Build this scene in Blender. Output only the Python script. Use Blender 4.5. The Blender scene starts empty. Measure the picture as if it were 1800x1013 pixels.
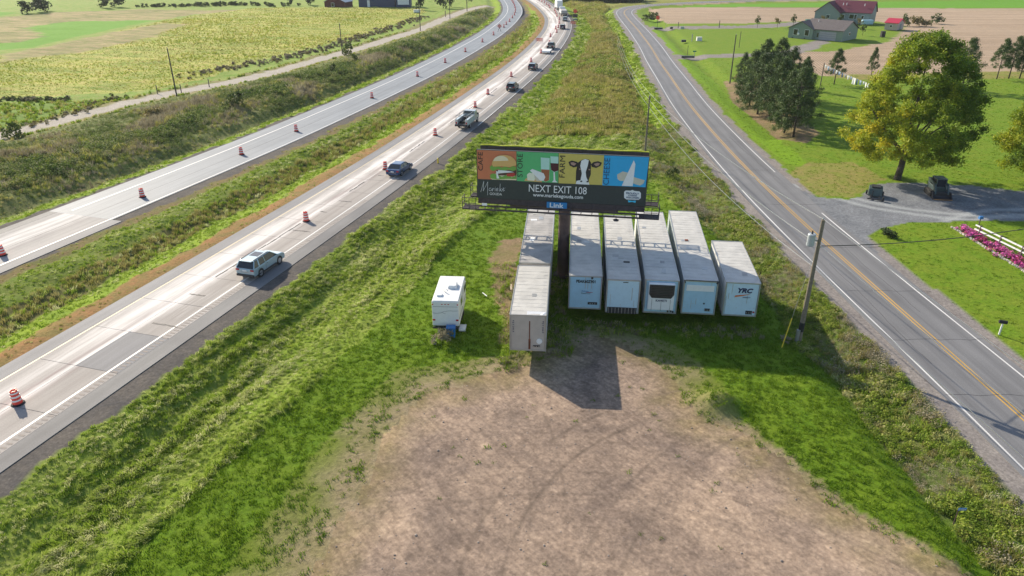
import bpy, math, random
import numpy as np
from mathutils import Vector, Matrix

# ------------------------------------------------------------------ camera, sky, sun, exposure
S = bpy.context.scene
COL = S.collection
FPX = 1248.0                      # focal length in pixels of an 1800 px wide picture
TH = math.atan(606.5 / FPX)       # downward tilt
CH = 27.5                         # camera height
cam = bpy.data.cameras.new("camera"); cam_o = bpy.data.objects.new("camera", cam); COL.objects.link(cam_o)
cam.sensor_width = 36.0; cam.lens = 36.0 * FPX / 1800.0
cam.clip_start = 0.5; cam.clip_end = 6000
cam_o.location = (0, 0, CH); cam_o.rotation_euler = (math.pi / 2 - TH, 0, 0)
S.camera = cam_o
W = bpy.data.worlds.new("World"); S.world = W; W.use_nodes = True
wn = W.node_tree.nodes; wl = W.node_tree.links; wn.clear()
sky = wn.new("ShaderNodeTexSky"); sky.sky_type = 'NISHITA'; sky.sun_disc = False
SUN_EL = math.radians(29.5); SUN_AZ = math.atan2(-0.66, 0.75)
sky.sun_elevation = SUN_EL; sky.sun_rotation = SUN_AZ
bg = wn.new("ShaderNodeBackground"); bg.inputs[1].default_value = 0.13
wo = wn.new("ShaderNodeOutputWorld"); wl.new(sky.outputs[0], bg.inputs[0]); wl.new(bg.outputs[0], wo.inputs[0])
sl = bpy.data.lights.new("sun", 'SUN'); sl.energy = 5.0; sl.angle = math.radians(0.5); sl.color = (1.0, 0.88, 0.70)
so = bpy.data.objects.new("sun", sl); COL.objects.link(so)
sd = Vector((math.cos(SUN_EL) * math.sin(SUN_AZ), math.cos(SUN_EL) * math.cos(SUN_AZ), math.sin(SUN_EL)))
so.rotation_euler = sd.to_track_quat('Z', 'Y').to_euler(); so.location = (-60, 80, 80)
S.view_settings.view_transform = 'Standard'; S.view_settings.look = 'None'
S.view_settings.exposure = 0.52; S.view_settings.gamma = 1.0; S.view_settings.use_curve_mapping = False
S.render.engine = 'CYCLES'
S.cycles.max_bounces = 6; S.cycles.diffuse_bounces = 3; S.cycles.transmission_bounces = 3; S.cycles.transparent_max_bounces = 8
S.cycles.use_denoising = True
S.cycles.volume_bounces = 0

rnd = random.Random(7); nr = np.random.RandomState(11)
cT, sT = math.cos(TH), math.sin(TH)

def G(px, py, z=0.0):
    """ground point seen at a photo position"""
    u = (px - 900) / FPX; v = (py - 506.5) / FPX
    t = (CH - z) / (sT + v * cT)
    return np.array([u * t, (cT - v * sT) * t])

def hz(base, topy):
    y = G(*base)[1]; v = (topy - 506.5) / FPX
    return CH - y * (sT + v * cT) / (cT - v * sT)

# ------------------------------------------------------------------ noise + geometry of the land
_lat = np.random.RandomState(5).rand(256, 256)
def vnoise(x, y, s, o=0):
    X = np.asarray(x) / s + 37.3 + o * 17.1; Y = np.asarray(y) / s + 91.7 + o * 9.3
    i = np.floor(X).astype(int); j = np.floor(Y).astype(int); fx = X - i; fy = Y - j
    fx = fx * fx * (3 - 2 * fx); fy = fy * fy * (3 - 2 * fy)
    i &= 255; j &= 255; i1 = (i + 1) & 255; j1 = (j + 1) & 255
    return (_lat[i, j] * (1 - fx) + _lat[i1, j] * fx) * (1 - fy) + (_lat[i, j1] * (1 - fx) + _lat[i1, j1] * fx) * fy

def smooth_line(pts, step=3.0, win=9):
    P = np.array(pts, float)
    d = np.r_[0, np.cumsum(np.linalg.norm(np.diff(P, axis=0), axis=1))]
    n = int(d[-1] / step); t = np.linspace(0, d[-1], n)
    Q = np.c_[np.interp(t, d, P[:, 0]), np.interp(t, d, P[:, 1])]
    k = win
    E_ = np.vstack([Q[0] + (Q[0] - Q[1]) * np.arange(k, 0, -1)[:, None], Q, Q[-1] + (Q[-1] - Q[-2]) * np.arange(1, k + 1)[:, None]])
    w = np.hanning(2 * k + 3)[1:-1]; w /= w.sum()
    return np.c_[np.convolve(E_[:, 0], w, 'valid'), np.convolve(E_[:, 1], w, 'valid')]

NEAR = smooth_line([(-55, -44), (-31.2, 34.8), (-27.8, 46.2), (-25, 55.6), (-22.2, 65.2), (-18, 80), (-15.5, 88.6), (-10.4, 108.3), (-2.5, 142.2), (4.8, 175.7),
                    (8.9, 197), (12.5, 218.5), (16.3, 245.3), (18.9, 265.8), (20.6, 290), (21.4, 312), (20, 350), (16.6, 400), (8, 470), (-15, 580), (-60, 720), (-130, 880)])
FAR = smooth_line([(-92, -50), (-49.1, 80.4), (-45.5, 91.8), (-41.2, 105.5), (-37, 120.7), (-32.6, 137.9), (-25.8, 164.6), (-18.7, 198.9), (-10, 247.9),
                   (-4.6, 294), (-1.9, 331), (-1.9, 365), (-4.5, 415), (-16, 500), (-45, 610), (-110, 780)])
COUNTY = smooth_line([(34, -50), (33, 37.5), (32.5, 49), (32.2, 57), (32, 65.7), (31.7, 77), (31.7, 90), (32.1, 105.7), (32.8, 122), (33.6, 137), (35.9, 163),
                      (38, 190), (41, 220), (44.4, 266), (46.7, 305), (49, 335), (54, 356), (64, 373), (100, 397), (160, 416), (300, 440), (600, 470)], 3, 6)
TRACK = smooth_line([(-120, 40), (-80, 113), (-76.4, 128), (-72, 143.2), (-66, 152.5), (-58.3, 166.4), (-51.6, 191), (-42.5, 222), (-32.6, 265), (-25.5, 320), (-20, 350), (-12, 372)], 3, 4)

def sdist(x, y, L):
    """distance to a polyline, negative on its right side"""
    x = np.asarray(x, float).ravel(); y = np.asarray(y, float).ravel(); out = np.empty_like(x)
    A = L[:-1]; D = L[1:] - A; DD = (D ** 2).sum(1)
    for i in range(0, len(x), 20000):
        px = x[i:i + 20000, None] - A[None, :, 0]; py = y[i:i + 20000, None] - A[None, :, 1]
        t = np.clip((px * D[:, 0] + py * D[:, 1]) / DD, 0, 1)
        qx = px - t * D[:, 0]; qy = py - t * D[:, 1]; r = qx * qx + qy * qy
        k = r.argmin(1); ii = np.arange(len(k))
        sg = np.sign(D[k, 0] * py[ii, k] - D[k, 1] * px[ii, k])
        out[i:i + 20000] = np.sqrt(r[ii, k]) * sg
    return out

def inpoly(x, y, poly):
    x = np.asarray(x); y = np.asarray(y); c = np.zeros(x.shape, bool); P = poly; n = len(P)
    for i in range(n):
        x1, y1 = P[i]; x2, y2 = P[(i + 1) % n]
        if y1 == y2: continue
        c ^= ((y1 > y) != (y2 > y)) & (x < (x2 - x1) * (y - y1) / (y2 - y1) + x1)
    return c
def GP(*pts): return [tuple(G(*p)) for p in pts]

Z = dict(rough=0, lawn=1, lot=2, thin=3, gravel=4, stubble=5, hay=6, corn=7, brush=8, medtan=9, brown=10, prairie=11, rlawn=12, lime=13, weeds=14,
         tanrough=15, pasture=16, dirt=17, verge=18, laid=19, trackgrass=20, farfield=21, dgravel=22, drygrass=23, browngr=24, tgravel=25, drivegrey=26)
LAWN = GP((150, 1100), (212, 1013), (261, 955), (322, 885), (391, 820), (461, 755), (500, 722), (560, 665), (640, 590), (705, 528), (755, 470), (800, 424), (833, 395), (880, 368),
          (950, 345), (1060, 330), (1140, 320), (1165, 345), (1200, 375), (1250, 400), (1320, 455), (1365, 540), (1400, 610), (1470, 655), (1500, 692), (1530, 735), (1565, 775), (1605, 828), (1655, 891), (1686, 927),
          (1731, 962), (1784, 1007), (1900, 1100), (1900, 1300), (100, 1300))
LOT = GP((545, 1013), (578, 936), (616, 893), (650, 830), (667, 771), (714, 720), (743, 695), (802, 678), (857, 655), (929, 645), (1000, 606), (1040, 590), (1088, 602), (1167, 649), (1194, 708), (1240, 745),
         (1292, 763), (1351, 801), (1440, 868), (1507, 913), (1597, 958), (1695, 1012), (1850, 1120), (2000, 1600), (300, 1600), (500, 1100))
THIN = GP((380, 1013), (440, 930), (500, 870), (560, 790), (640, 700), (700, 650), (790, 635), (860, 630), (930, 615), (1000, 570), (1100, 570), (1190, 610), (1270, 670), (1310, 740), (1370, 790), (1520, 900), (1720, 1000), (1900, 1110), (2000, 1600), (200, 1600))
CORN = GP((-500, 210), (-300, 190), (0, 172), (100, 168), (200, 164), (275, 156), (350, 142), (450, 107), (550, 83), (650, 58), (725, 32), (752, 21), (740, 13), (600, 14), (450, 14), (350, 26), (280, 38), (200, 58), (90, 82), (0, 97), (-300, 120), (-600, 150))
CORNTAN = GP((0, 112), (0, 95), (90, 82), (200, 58), (290, 40), (330, 44), (270, 66), (150, 90), (60, 100))
HAY1 = GP((-300, 100), (0, 88), (60, 82), (160, 60), (240, 42), (275, 35), (110, 38), (60, 45), (42, 52), (72, 58), (78, 66), (40, 73), (0, 76), (-300, 84))
HAY1B = GP((-300, 33), (0, 32), (25, 26), (0, 24), (-300, 22))
TANR = GP((-500, 84), (0, 76), (40, 73), (78, 66), (72, 58), (42, 52), (60, 45), (110, 38), (275, 35), (300, 31), (350, 25), (430, 17), (260, 15), (100, 24), (0, 33), (-500, 45))
PAST = GP((-400, 250), (-300, 195), (0, 182), (170, 176), (210, 172), (150, 196), (90, 212), (25, 230), (-50, 250), (-400, 330))
STUB = GP((1140, 14), (1300, 12), (1900, 14), (2600, 18), (2600, 125), (1900, 122), (1720, 126), (1440, 133), (1395, 110), (1400, 92), (1470, 90), (1530, 78), (1565, 72), (1585, 56), (1590, 45), (1540, 36), (1400, 37), (1300, 42), (1175, 42), (1150, 30))
STUB2 = GP((1180, 9), (1320, 3), (1900, -9), (2500, -20), (2500, -50), (1300, -30), (1160, -2))
HAYR = GP((1185, 11.5), (1300, 11.5), (1900, 13), (2600, 16), (2600, -8), (1900, -3), (1600, 2), (1300, 7), (1200, 9))
DRIVE = GP((1385, 318), (1410, 333), (1440, 346), (1490, 350), (1513, 346), (1530, 330), (1545, 322), (1600, 320), (1700, 326), (1800, 336), (2300, 345), (2300, 385), (1800, 388), (1700, 388), (1600, 391), (1555, 397), (1532, 408), (1526, 420), (1545, 450), (1500, 440), (1440, 390), (1380, 330))
DRYG = GP((1395, 320), (1440, 343), (1500, 347), (1530, 322), (1560, 315), (1500, 285), (1420, 285), (1390, 300))
PINED = GP((1270, 140), (1290, 175), (1340, 215), (1375, 245), (1420, 252), (1440, 235), (1400, 200), (1340, 150))
DIRT = GP((872, 425), (918, 418), (905, 520), (897, 610), (880, 600), (885, 560), (868, 520), (862, 470))
DRV1 = GP((1135, 52), (1150, 47), (1300, 45.5), (1370, 41), (1440, 33), (1442, 38), (1380, 47), (1300, 50.5), (1155, 52))
DRV2 = GP((1165, 101), (1180, 96), (1290, 95), (1370, 92), (1400, 81), (1430, 72), (1448, 70), (1462, 70), (1440, 84), (1400, 98), (1290, 101), (1185, 104))
PRTAN = GP((1440, 133), (1720, 126), (1900, 122), (1900, 136), (1500, 141))
LIME = smooth_line(GP((1145, 30), (1160, 60), (1178, 80), (1205, 108), (1240, 138), (1290, 188), (1335, 235), (1400, 285)), 3, 3)

def zone(x, y, warp=True):
    x = np.asarray(x, float); y = np.asarray(y, float)
    if warp:
        a = np.clip(y / 90, 0.45, 1.2) * np.where((x > 33) & (y < 200), .45, 1.0)
        x = x + (vnoise(x, y, 1.1, 1) - .5) * 1.0 * a + (vnoise(x, y, 4, 2) - .5) * .9 * a
        y = y + (vnoise(x, y, 1.1, 3) - .5) * 1.0 * a + (vnoise(x, y, 4, 4) - .5) * .9 * a
    z = np.zeros(x.shape, int)
    dn = sdist(x, y, NEAR); df = sdist(x, y, FAR); dc = sdist(x, y, COUNTY); dt = sdist(x, y, TRACK)
    right = dc < 0; left = (df > 0)
    mid = (dn < 0) & (dc > 0)
    z[:] = Z['rough']
    z[mid] = Z['prairie']; z[mid & (dn > -9.5)] = Z['verge']; z[mid & (y < 112)] = Z['laid']
    z[mid & (dc < 13) & (y < 120)] = Z['weeds']
    z[mid & (dc < 9) & (y >= 120)] = Z['verge']
    z[right] = Z['rlawn']
    z[left] = Z['brush']
    z[left & (dt > 0)] = Z['farfield']
    z[left & (y > 385)] = Z['farfield']
    z[(dn > 0) & (df < 0)] = Z['rough']
    med = (dn > 0) & (df < 0)
    z[med & (dn < 10.3)] = Z['brown']; z[med & (dn >= 10.3) & (dn < 13.2)] = Z['verge']
    z[med & (dn >= 13.2) & (dn < 16.5)] = Z['medtan']; z[med & (df > -8.6)] = Z['dgravel']; z[med & (df <= -8.6) & (df > -10)] = Z['browngr']
    z[left & (df < 6.5)] = Z['verge']; z[left & (df < 3.2)] = Z['dgravel']
    for nm, P in (('farfield', GP((-800, 60), (-300, 30), (300, 30), (800, 25), (800, -80), (-2500, -80))), ('tanrough', TANR), ('corn', CORN), ('tanrough', CORNTAN), ('hay', HAY1), ('hay', HAY1B), ('pasture', PAST),
                  ('hay', HAYR), ('stubble', STUB), ('stubble', STUB2), ('drygrass', DRYG), ('dirt', PINED), ('drygrass', PRTAN), ('gravel', DRV1), ('gravel', DRV2)):
        m = inpoly(x, y, P)
        if nm in ('farfield',): m &= left & (dt > 4)
        elif nm in ('tanrough', 'corn', 'hay', 'pasture') and P is not HAYR: m &= left
        else: m &= right
        z[m] = Z[nm]
    z[left & (abs(dt) < 4.6)] = Z['trackgrass']
    z[left & (abs(dt) < 2.3)] = Z['tgravel']
    dl = abs(sdist(x, y, LIME)); z[right & (dl < 1.7) & (z == Z['rlawn'])] = Z['lime']
    z[mid & (dn > -4.2)] = Z['dgravel']
    m = mid & inpoly(x, y, LAWN) & (dc > 5.2); z[m] = Z['lawn']
    m &= inpoly(x, y, THIN); z[m] = Z['thin']
    m = mid & inpoly(x, y, LOT) & (dc > 5.2); z[m] = Z['lot']
    z[mid & inpoly(x, y, DIRT)] = Z['dirt']
    z[(dc > 0) & (dc < 5.2)] = Z['gravel']; z[(dc < 0) & (dc > -5.1)] = Z['gravel']
    z[right & inpoly(x, y, DRIVE)] = Z['drivegrey']
    return z, dn, df, dc, dt

MOUND = G(1262, 712)
def height(x, y, d=None):
    x = np.asarray(x, float); y = np.asarray(y, float)
    if d is None: d = (sdist(x, y, NEAR), sdist(x, y, FAR), sdist(x, y, COUNTY), sdist(x, y, TRACK))
    dn, df, dc, dt = d
    z = np.zeros(x.shape)
    def ditch(v, a, b, dep):
        t = np.clip((v - a) / (b - a), 0, 1); return -dep * np.sin(t * math.pi) ** 2
    z += np.where(dn < 0, ditch(-dn, 3.4, 15, .9), 0)
    z += np.where((dn > 0) & (df < 0), ditch(dn, 8.5, 19.0, .8), 0)
    z += np.where((dc > 0), ditch(dc, 5.6, 12, .75), 0)
    z += np.where((dc < 0) & (y > 110), ditch(-dc, 6, 14, .6), 0)
    z += np.where(df > 0, ditch(df, 3.2, 10, .8), 0)
    off = np.minimum.reduce([np.where(dn < 0, -dn - 3.4, np.maximum(dn - 8.2, 0)), np.where(df > 0, df - 3, np.maximum(-df - 8, 0)), np.abs(dc) - 5.6, np.abs(dt) - 1.8])
    k = np.clip(off / 4, 0, 1)
    flat = inpoly(x, y, LOT) | inpoly(x, y, DRIVE)
    rough = (vnoise(x, y, 3.0, 5) - .5) * .30 + (vnoise(x, y, 1.2, 6) - .5) * .20 + (vnoise(x, y, 9, 7) - .5) * .35
    ridge = np.where((dn < -3.6) & (dc > 12) & (y < 125) & ~inpoly(x, y, LAWN), 1.0, 0.0)
    z += ridge * k * ((vnoise(-dn, y * .13, 1.0, 40) - .5) * .17 + (vnoise(-dn, y * .35, .55, 41) - .5) * .12)
    calm = inpoly(x, y, LAWN) | ((dc < 0))
    z += k * np.where(flat, .05 * (vnoise(x, y, 2.5, 8) - .5), np.where(calm, .18 * rough, rough))
    far = np.clip((y - 160) / 200, 0, 1) * np.clip(off / 40, 0, 1)
    z += far * (vnoise(x, y, 70, 9) - .5) * 2.0
    r = np.hypot((x - MOUND[0]) / 1.4, (y - MOUND[1]) / 1.15); z += 1.05 * np.exp(-r ** 2)
    # brush bank
    z += np.where((df > 8) & (dt < -3), .5 * np.clip((df - 8) / 6, 0, 1) * np.clip((-dt - 3) / 4, 0, 1), 0)
    return z - .05

# ------------------------------------------------------------------ object helpers
def link(o, parent=None):
    COL.objects.link(o)
    if parent is not None: o.parent = parent
    return o
def empty(name, loc=(0, 0, 0), rz=0.0, label=None, cat=None, group=None):
    o = bpy.data.objects.new(name, None); link(o); o.location = loc; o.rotation_euler = (0, 0, rz); o.empty_display_size = .3
    if label: o['label'] = label
    if cat: o['category'] = cat
    if group: o['group'] = group
    return o
def tag(o, label=None, cat=None, group=None, kind=None):
    for k, v in (('label', label), ('category', cat), ('group', group), ('kind', kind)):
        if v: o[k] = v
    return o
def copy_tree(o, parent=None, top=True):
    c = o.copy(); COL.objects.link(c)
    if parent is not None: c.parent = parent
    for ch in list(o.children): copy_tree(ch, c, False)
    return c

class MB:
    def __init__(s): s.v = []; s.f = []
    def add(s, vs, fs):
        n = len(s.v); s.v += [tuple(p) for p in vs]; s.f += [tuple(i + n for i in f) for f in fs]; return s
    def box(s, c, d, rz=0.0, M=None, taper=1.0):
        x, y, z = d[0] / 2, d[1] / 2, d[2] / 2; ca, sa = math.cos(rz), math.sin(rz); vs = []
        for k in (-1, 1):
            t = 1 if k < 0 else taper
            for i, j in ((-1, -1), (1, -1), (1, 1), (-1, 1)):
                a, b = i * x * t, j * y * t
                p = (c[0] + a * ca - b * sa, c[1] + a * sa + b * ca, c[2] + k * z)
                vs.append(M @ Vector(p) if M else p)
        return s.add(vs, [(0, 3, 2, 1), (4, 5, 6, 7), (0, 1, 5, 4), (1, 2, 6, 5), (2, 3, 7, 6), (3, 0, 4, 7)])
    def bar(s, a, b, w, h=None, n=4):
        """bar between two points; n>4 makes it round"""
        a = Vector(a); b = Vector(b); d = (b - a)
        if d.length < 1e-6: return s
        d.normalize(); up = Vector((0, 0, 1)) if abs(d.z) < .95 else Vector((1, 0, 0))
        e1 = d.cross(up).normalized(); e2 = e1.cross(d); h = h or w
        w2 = w if n > 4 else w / math.sqrt(2) * 1.0; h2 = h if n > 4 else h / math.sqrt(2)
        vs = []
        for p in (a, b):
            for k in range(n):
                t = 2 * math.pi * (k + .5) / n
                q = w / 2 if n > 4 else w2
                r = h / 2 if n > 4 else h2
                vs.append(p + e1 * math.cos(t) * q + e2 * math.sin(t) * r)
        fs = [tuple(range(n - 1, -1, -1)), tuple(range(n, 2 * n))] + [(k, (k + 1) % n, n + (k + 1) % n, n + k) for k in range(n)]
        return s.add(vs, fs)
    def lathe(s, prof, n=16, c=(0, 0, 0), axis='z'):
        vs = []; fs = []
        for r, z in prof:
            for k in range(n):
                t = 2 * math.pi * k / n; a, b = r * math.cos(t), r * math.sin(t)
                p = (a, b, z) if axis == 'z' else ((a, z, b) if axis == 'y' else (z, a, b))
                vs.append((c[0] + p[0], c[1] + p[1], c[2] + p[2]))
        m = len(prof)
        for i in range(m - 1):
            for k in range(n): fs.append((i * n + k, i * n + (k + 1) % n, (i + 1) * n + (k + 1) % n, (i + 1) * n + k))
        fs.append(tuple(range(n - 1, -1, -1))); fs.append(tuple((m - 1) * n + k for k in range(n)))
        return s.add(vs, fs)
    def prism(s, pts, y0, y1, plane='xz'):
        """2-D outline given thickness"""
        n = len(pts); vs = []
        for y in (y0, y1):
            for a, b in pts: vs.append((a, y, b) if plane == 'xz' else ((y, a, b) if plane == 'yz' else (a, b, y)))
        return s.add(vs, [tuple(range(n)), tuple(range(2 * n - 1, n - 1, -1))] + [(k, (k + 1) % n, n + (k + 1) % n, n + k) for k in range(n)])
    def build(s, name, mat, parent=None, smooth=False, bevel=0, autosm=True):
        me = bpy.data.meshes.new(name); me.from_pydata([tuple(v) for v in s.v], [], s.f)
        import bmesh
        bm = bmesh.new(); bm.from_mesh(me); bmesh.ops.recalc_face_normals(bm, faces=bm.faces); bm.to_mesh(me); bm.free()
        me.materials.append(mat)
        if smooth:
            me.polygons.foreach_set('use_smooth', [True] * len(me.polygons))
        o = bpy.data.objects.new(name, me); link(o, parent)
        if bevel:
            b = o.modifiers.new("bevel", 'BEVEL'); b.width = bevel; b.segments = 2; b.limit_method = 'ANGLE'
        return o

def npmesh(name, V, F, mat, parent=None, attrs=None, smooth=False):
    """mesh from numpy arrays; F is (n,3) or (n,4)"""
    V = np.asarray(V, np.float32); F = np.asarray(F, np.int32)
    me = bpy.data.meshes.new(name); n, k = F.shape
    me.vertices.add(len(V)); me.vertices.foreach_set('co', V.ravel())
    me.loops.add(n * k); me.loops.foreach_set('vertex_index', F.ravel())
    me.polygons.add(n); me.polygons.foreach_set('loop_start', np.arange(0, n * k, k, dtype=np.int32)); me.polygons.foreach_set('loop_total', np.full(n, k, np.int32))
    me.polygons.foreach_set('use_smooth', np.full(n, bool(smooth)))
    me.update(calc_edges=True)
    for an, (ty, data) in (attrs or {}).items():
        at = me.attributes.new(an, ty, 'POINT')
        if ty == 'FLOAT_COLOR': at.data.foreach_set('color', np.asarray(data, np.float32).ravel())
        elif ty == 'FLOAT_VECTOR': at.data.foreach_set('vector', np.asarray(data, np.float32).ravel())
        else: at.data.foreach_set('value', np.asarray(data, np.float32).ravel())
    if mat: me.materials.append(mat)
    o = bpy.data.objects.new(name, me)
    if parent != 'proto': link(o, parent)
    return o

# ------------------------------------------------------------------ materials
class NT:
    def __init__(s, name):
        s.m = bpy.data.materials.new(name); s.m.use_nodes = True; s.t = s.m.node_tree; s.t.nodes.clear()
        s.out = s.t.nodes.new("ShaderNodeOutputMaterial"); s.b = s.n("ShaderNodeBsdfPrincipled"); s.l(s.b, 0, s.out, 0)
    def n(s, ty, **kw):
        o = s.t.nodes.new(ty)
        for k, v in kw.items(): setattr(o, k, v)
        return o
    def l(s, a, i, b, j): s.t.links.new(a.outputs[i], b.inputs[j])
    def pos(s):
        g = s.n("ShaderNodeNewGeometry"); return g, 'Position'
    def noise(s, scale, detail=4, rough=.6, vec=None, dist=0.0, obj=False):
        t = s.n("ShaderNodeTexNoise"); t.inputs['Scale'].default_value = scale; t.inputs['Detail'].default_value = detail
        t.inputs['Roughness'].default_value = rough; t.inputs['Distortion'].default_value = dist
        if vec is None: vec = (s.n("ShaderNodeTexCoord"), 'Object') if obj else s.pos()
        s.l(vec[0], vec[1], t, 'Vector'); return t
    def ramp(s, src, i, stops):
        r = s.n("ShaderNodeValToRGB"); e = r.color_ramp.elements
        e[0].position, e[0].color = stops[0][0], (*stops[0][1], 1) if len(stops[0][1]) == 3 else stops[0][1]
        e[1].position, e[1].color = stops[-1][0], (*stops[-1][1], 1)
        for p, c in stops[1:-1]:
            k = e.new(p); k.color = (*c, 1)
        s.l(src, i, r, 0); return r
    def mix(s, fac, a, b, blend='MIX'):
        m = s.n("ShaderNodeMix", data_type='RGBA', blend_type=blend)
        for v, j in ((fac, 0), (a, 6), (b, 7)):
            if isinstance(v, tuple) and isinstance(v[0], bpy.types.Node): s.t.links.new(v[0].outputs[v[1]], m.inputs[j])
            elif isinstance(v, (int, float)): m.inputs[j].default_value = v if j == 0 else (v, v, v, 1)
            else: m.inputs[j].default_value = (*v, 1)
        return m
    def math(s, op, a, b=None, clamp=False):
        m = s.n("ShaderNodeMath", operation=op); m.use_clamp = clamp
        for v, j in ((a, 0), (b, 1)):
            if v is None: continue
            if isinstance(v, tuple): s.t.links.new(v[0].outputs[v[1]], m.inputs[j])
            else: m.inputs[j].default_value = v
        return m
    def bump(s, src, i, strength, dist=.05):
        b = s.n("ShaderNodeBump"); b.inputs['Strength'].default_value = strength; b.inputs['Distance'].default_value = dist
        s.l(src, i, b, 'Height'); s.l(b, 0, s.b, 'Normal'); return b
    def scaled(s, sc, rot=0.0):
        g = s.pos(); m0 = s.n("ShaderNodeMapping"); m0.inputs['Rotation'].default_value = (0, 0, rot); s.l(g[0], g[1], m0, 0)
        m = s.n("ShaderNodeMapping"); m.inputs['Scale'].default_value = sc; s.l(m0, 0, m, 0); return m, 0

def plain(name, col, rough=.6, metal=0.0, var=.12, scale=3.0, spec=.5, coat=0.0, obj=True):
    k = NT(name); t = k.noise(scale, 5, .65, obj=obj)
    lo = tuple(c * (1 - var) for c in col); hi = tuple(min(1, c * (1 + var)) for c in col)
    r = k.ramp(t, 0, [(.3, lo), (.7, hi)]); k.l(r, 0, k.b, 'Base Color')
    k.b.inputs['Roughness'].default_value = rough; k.b.inputs['Metallic'].default_value = metal
    k.b.inputs['Specular IOR Level'].default_value = spec; k.b.inputs['Coat Weight'].default_value = coat; k.b.inputs['Coat Roughness'].default_value = .08
    return k.m

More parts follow.
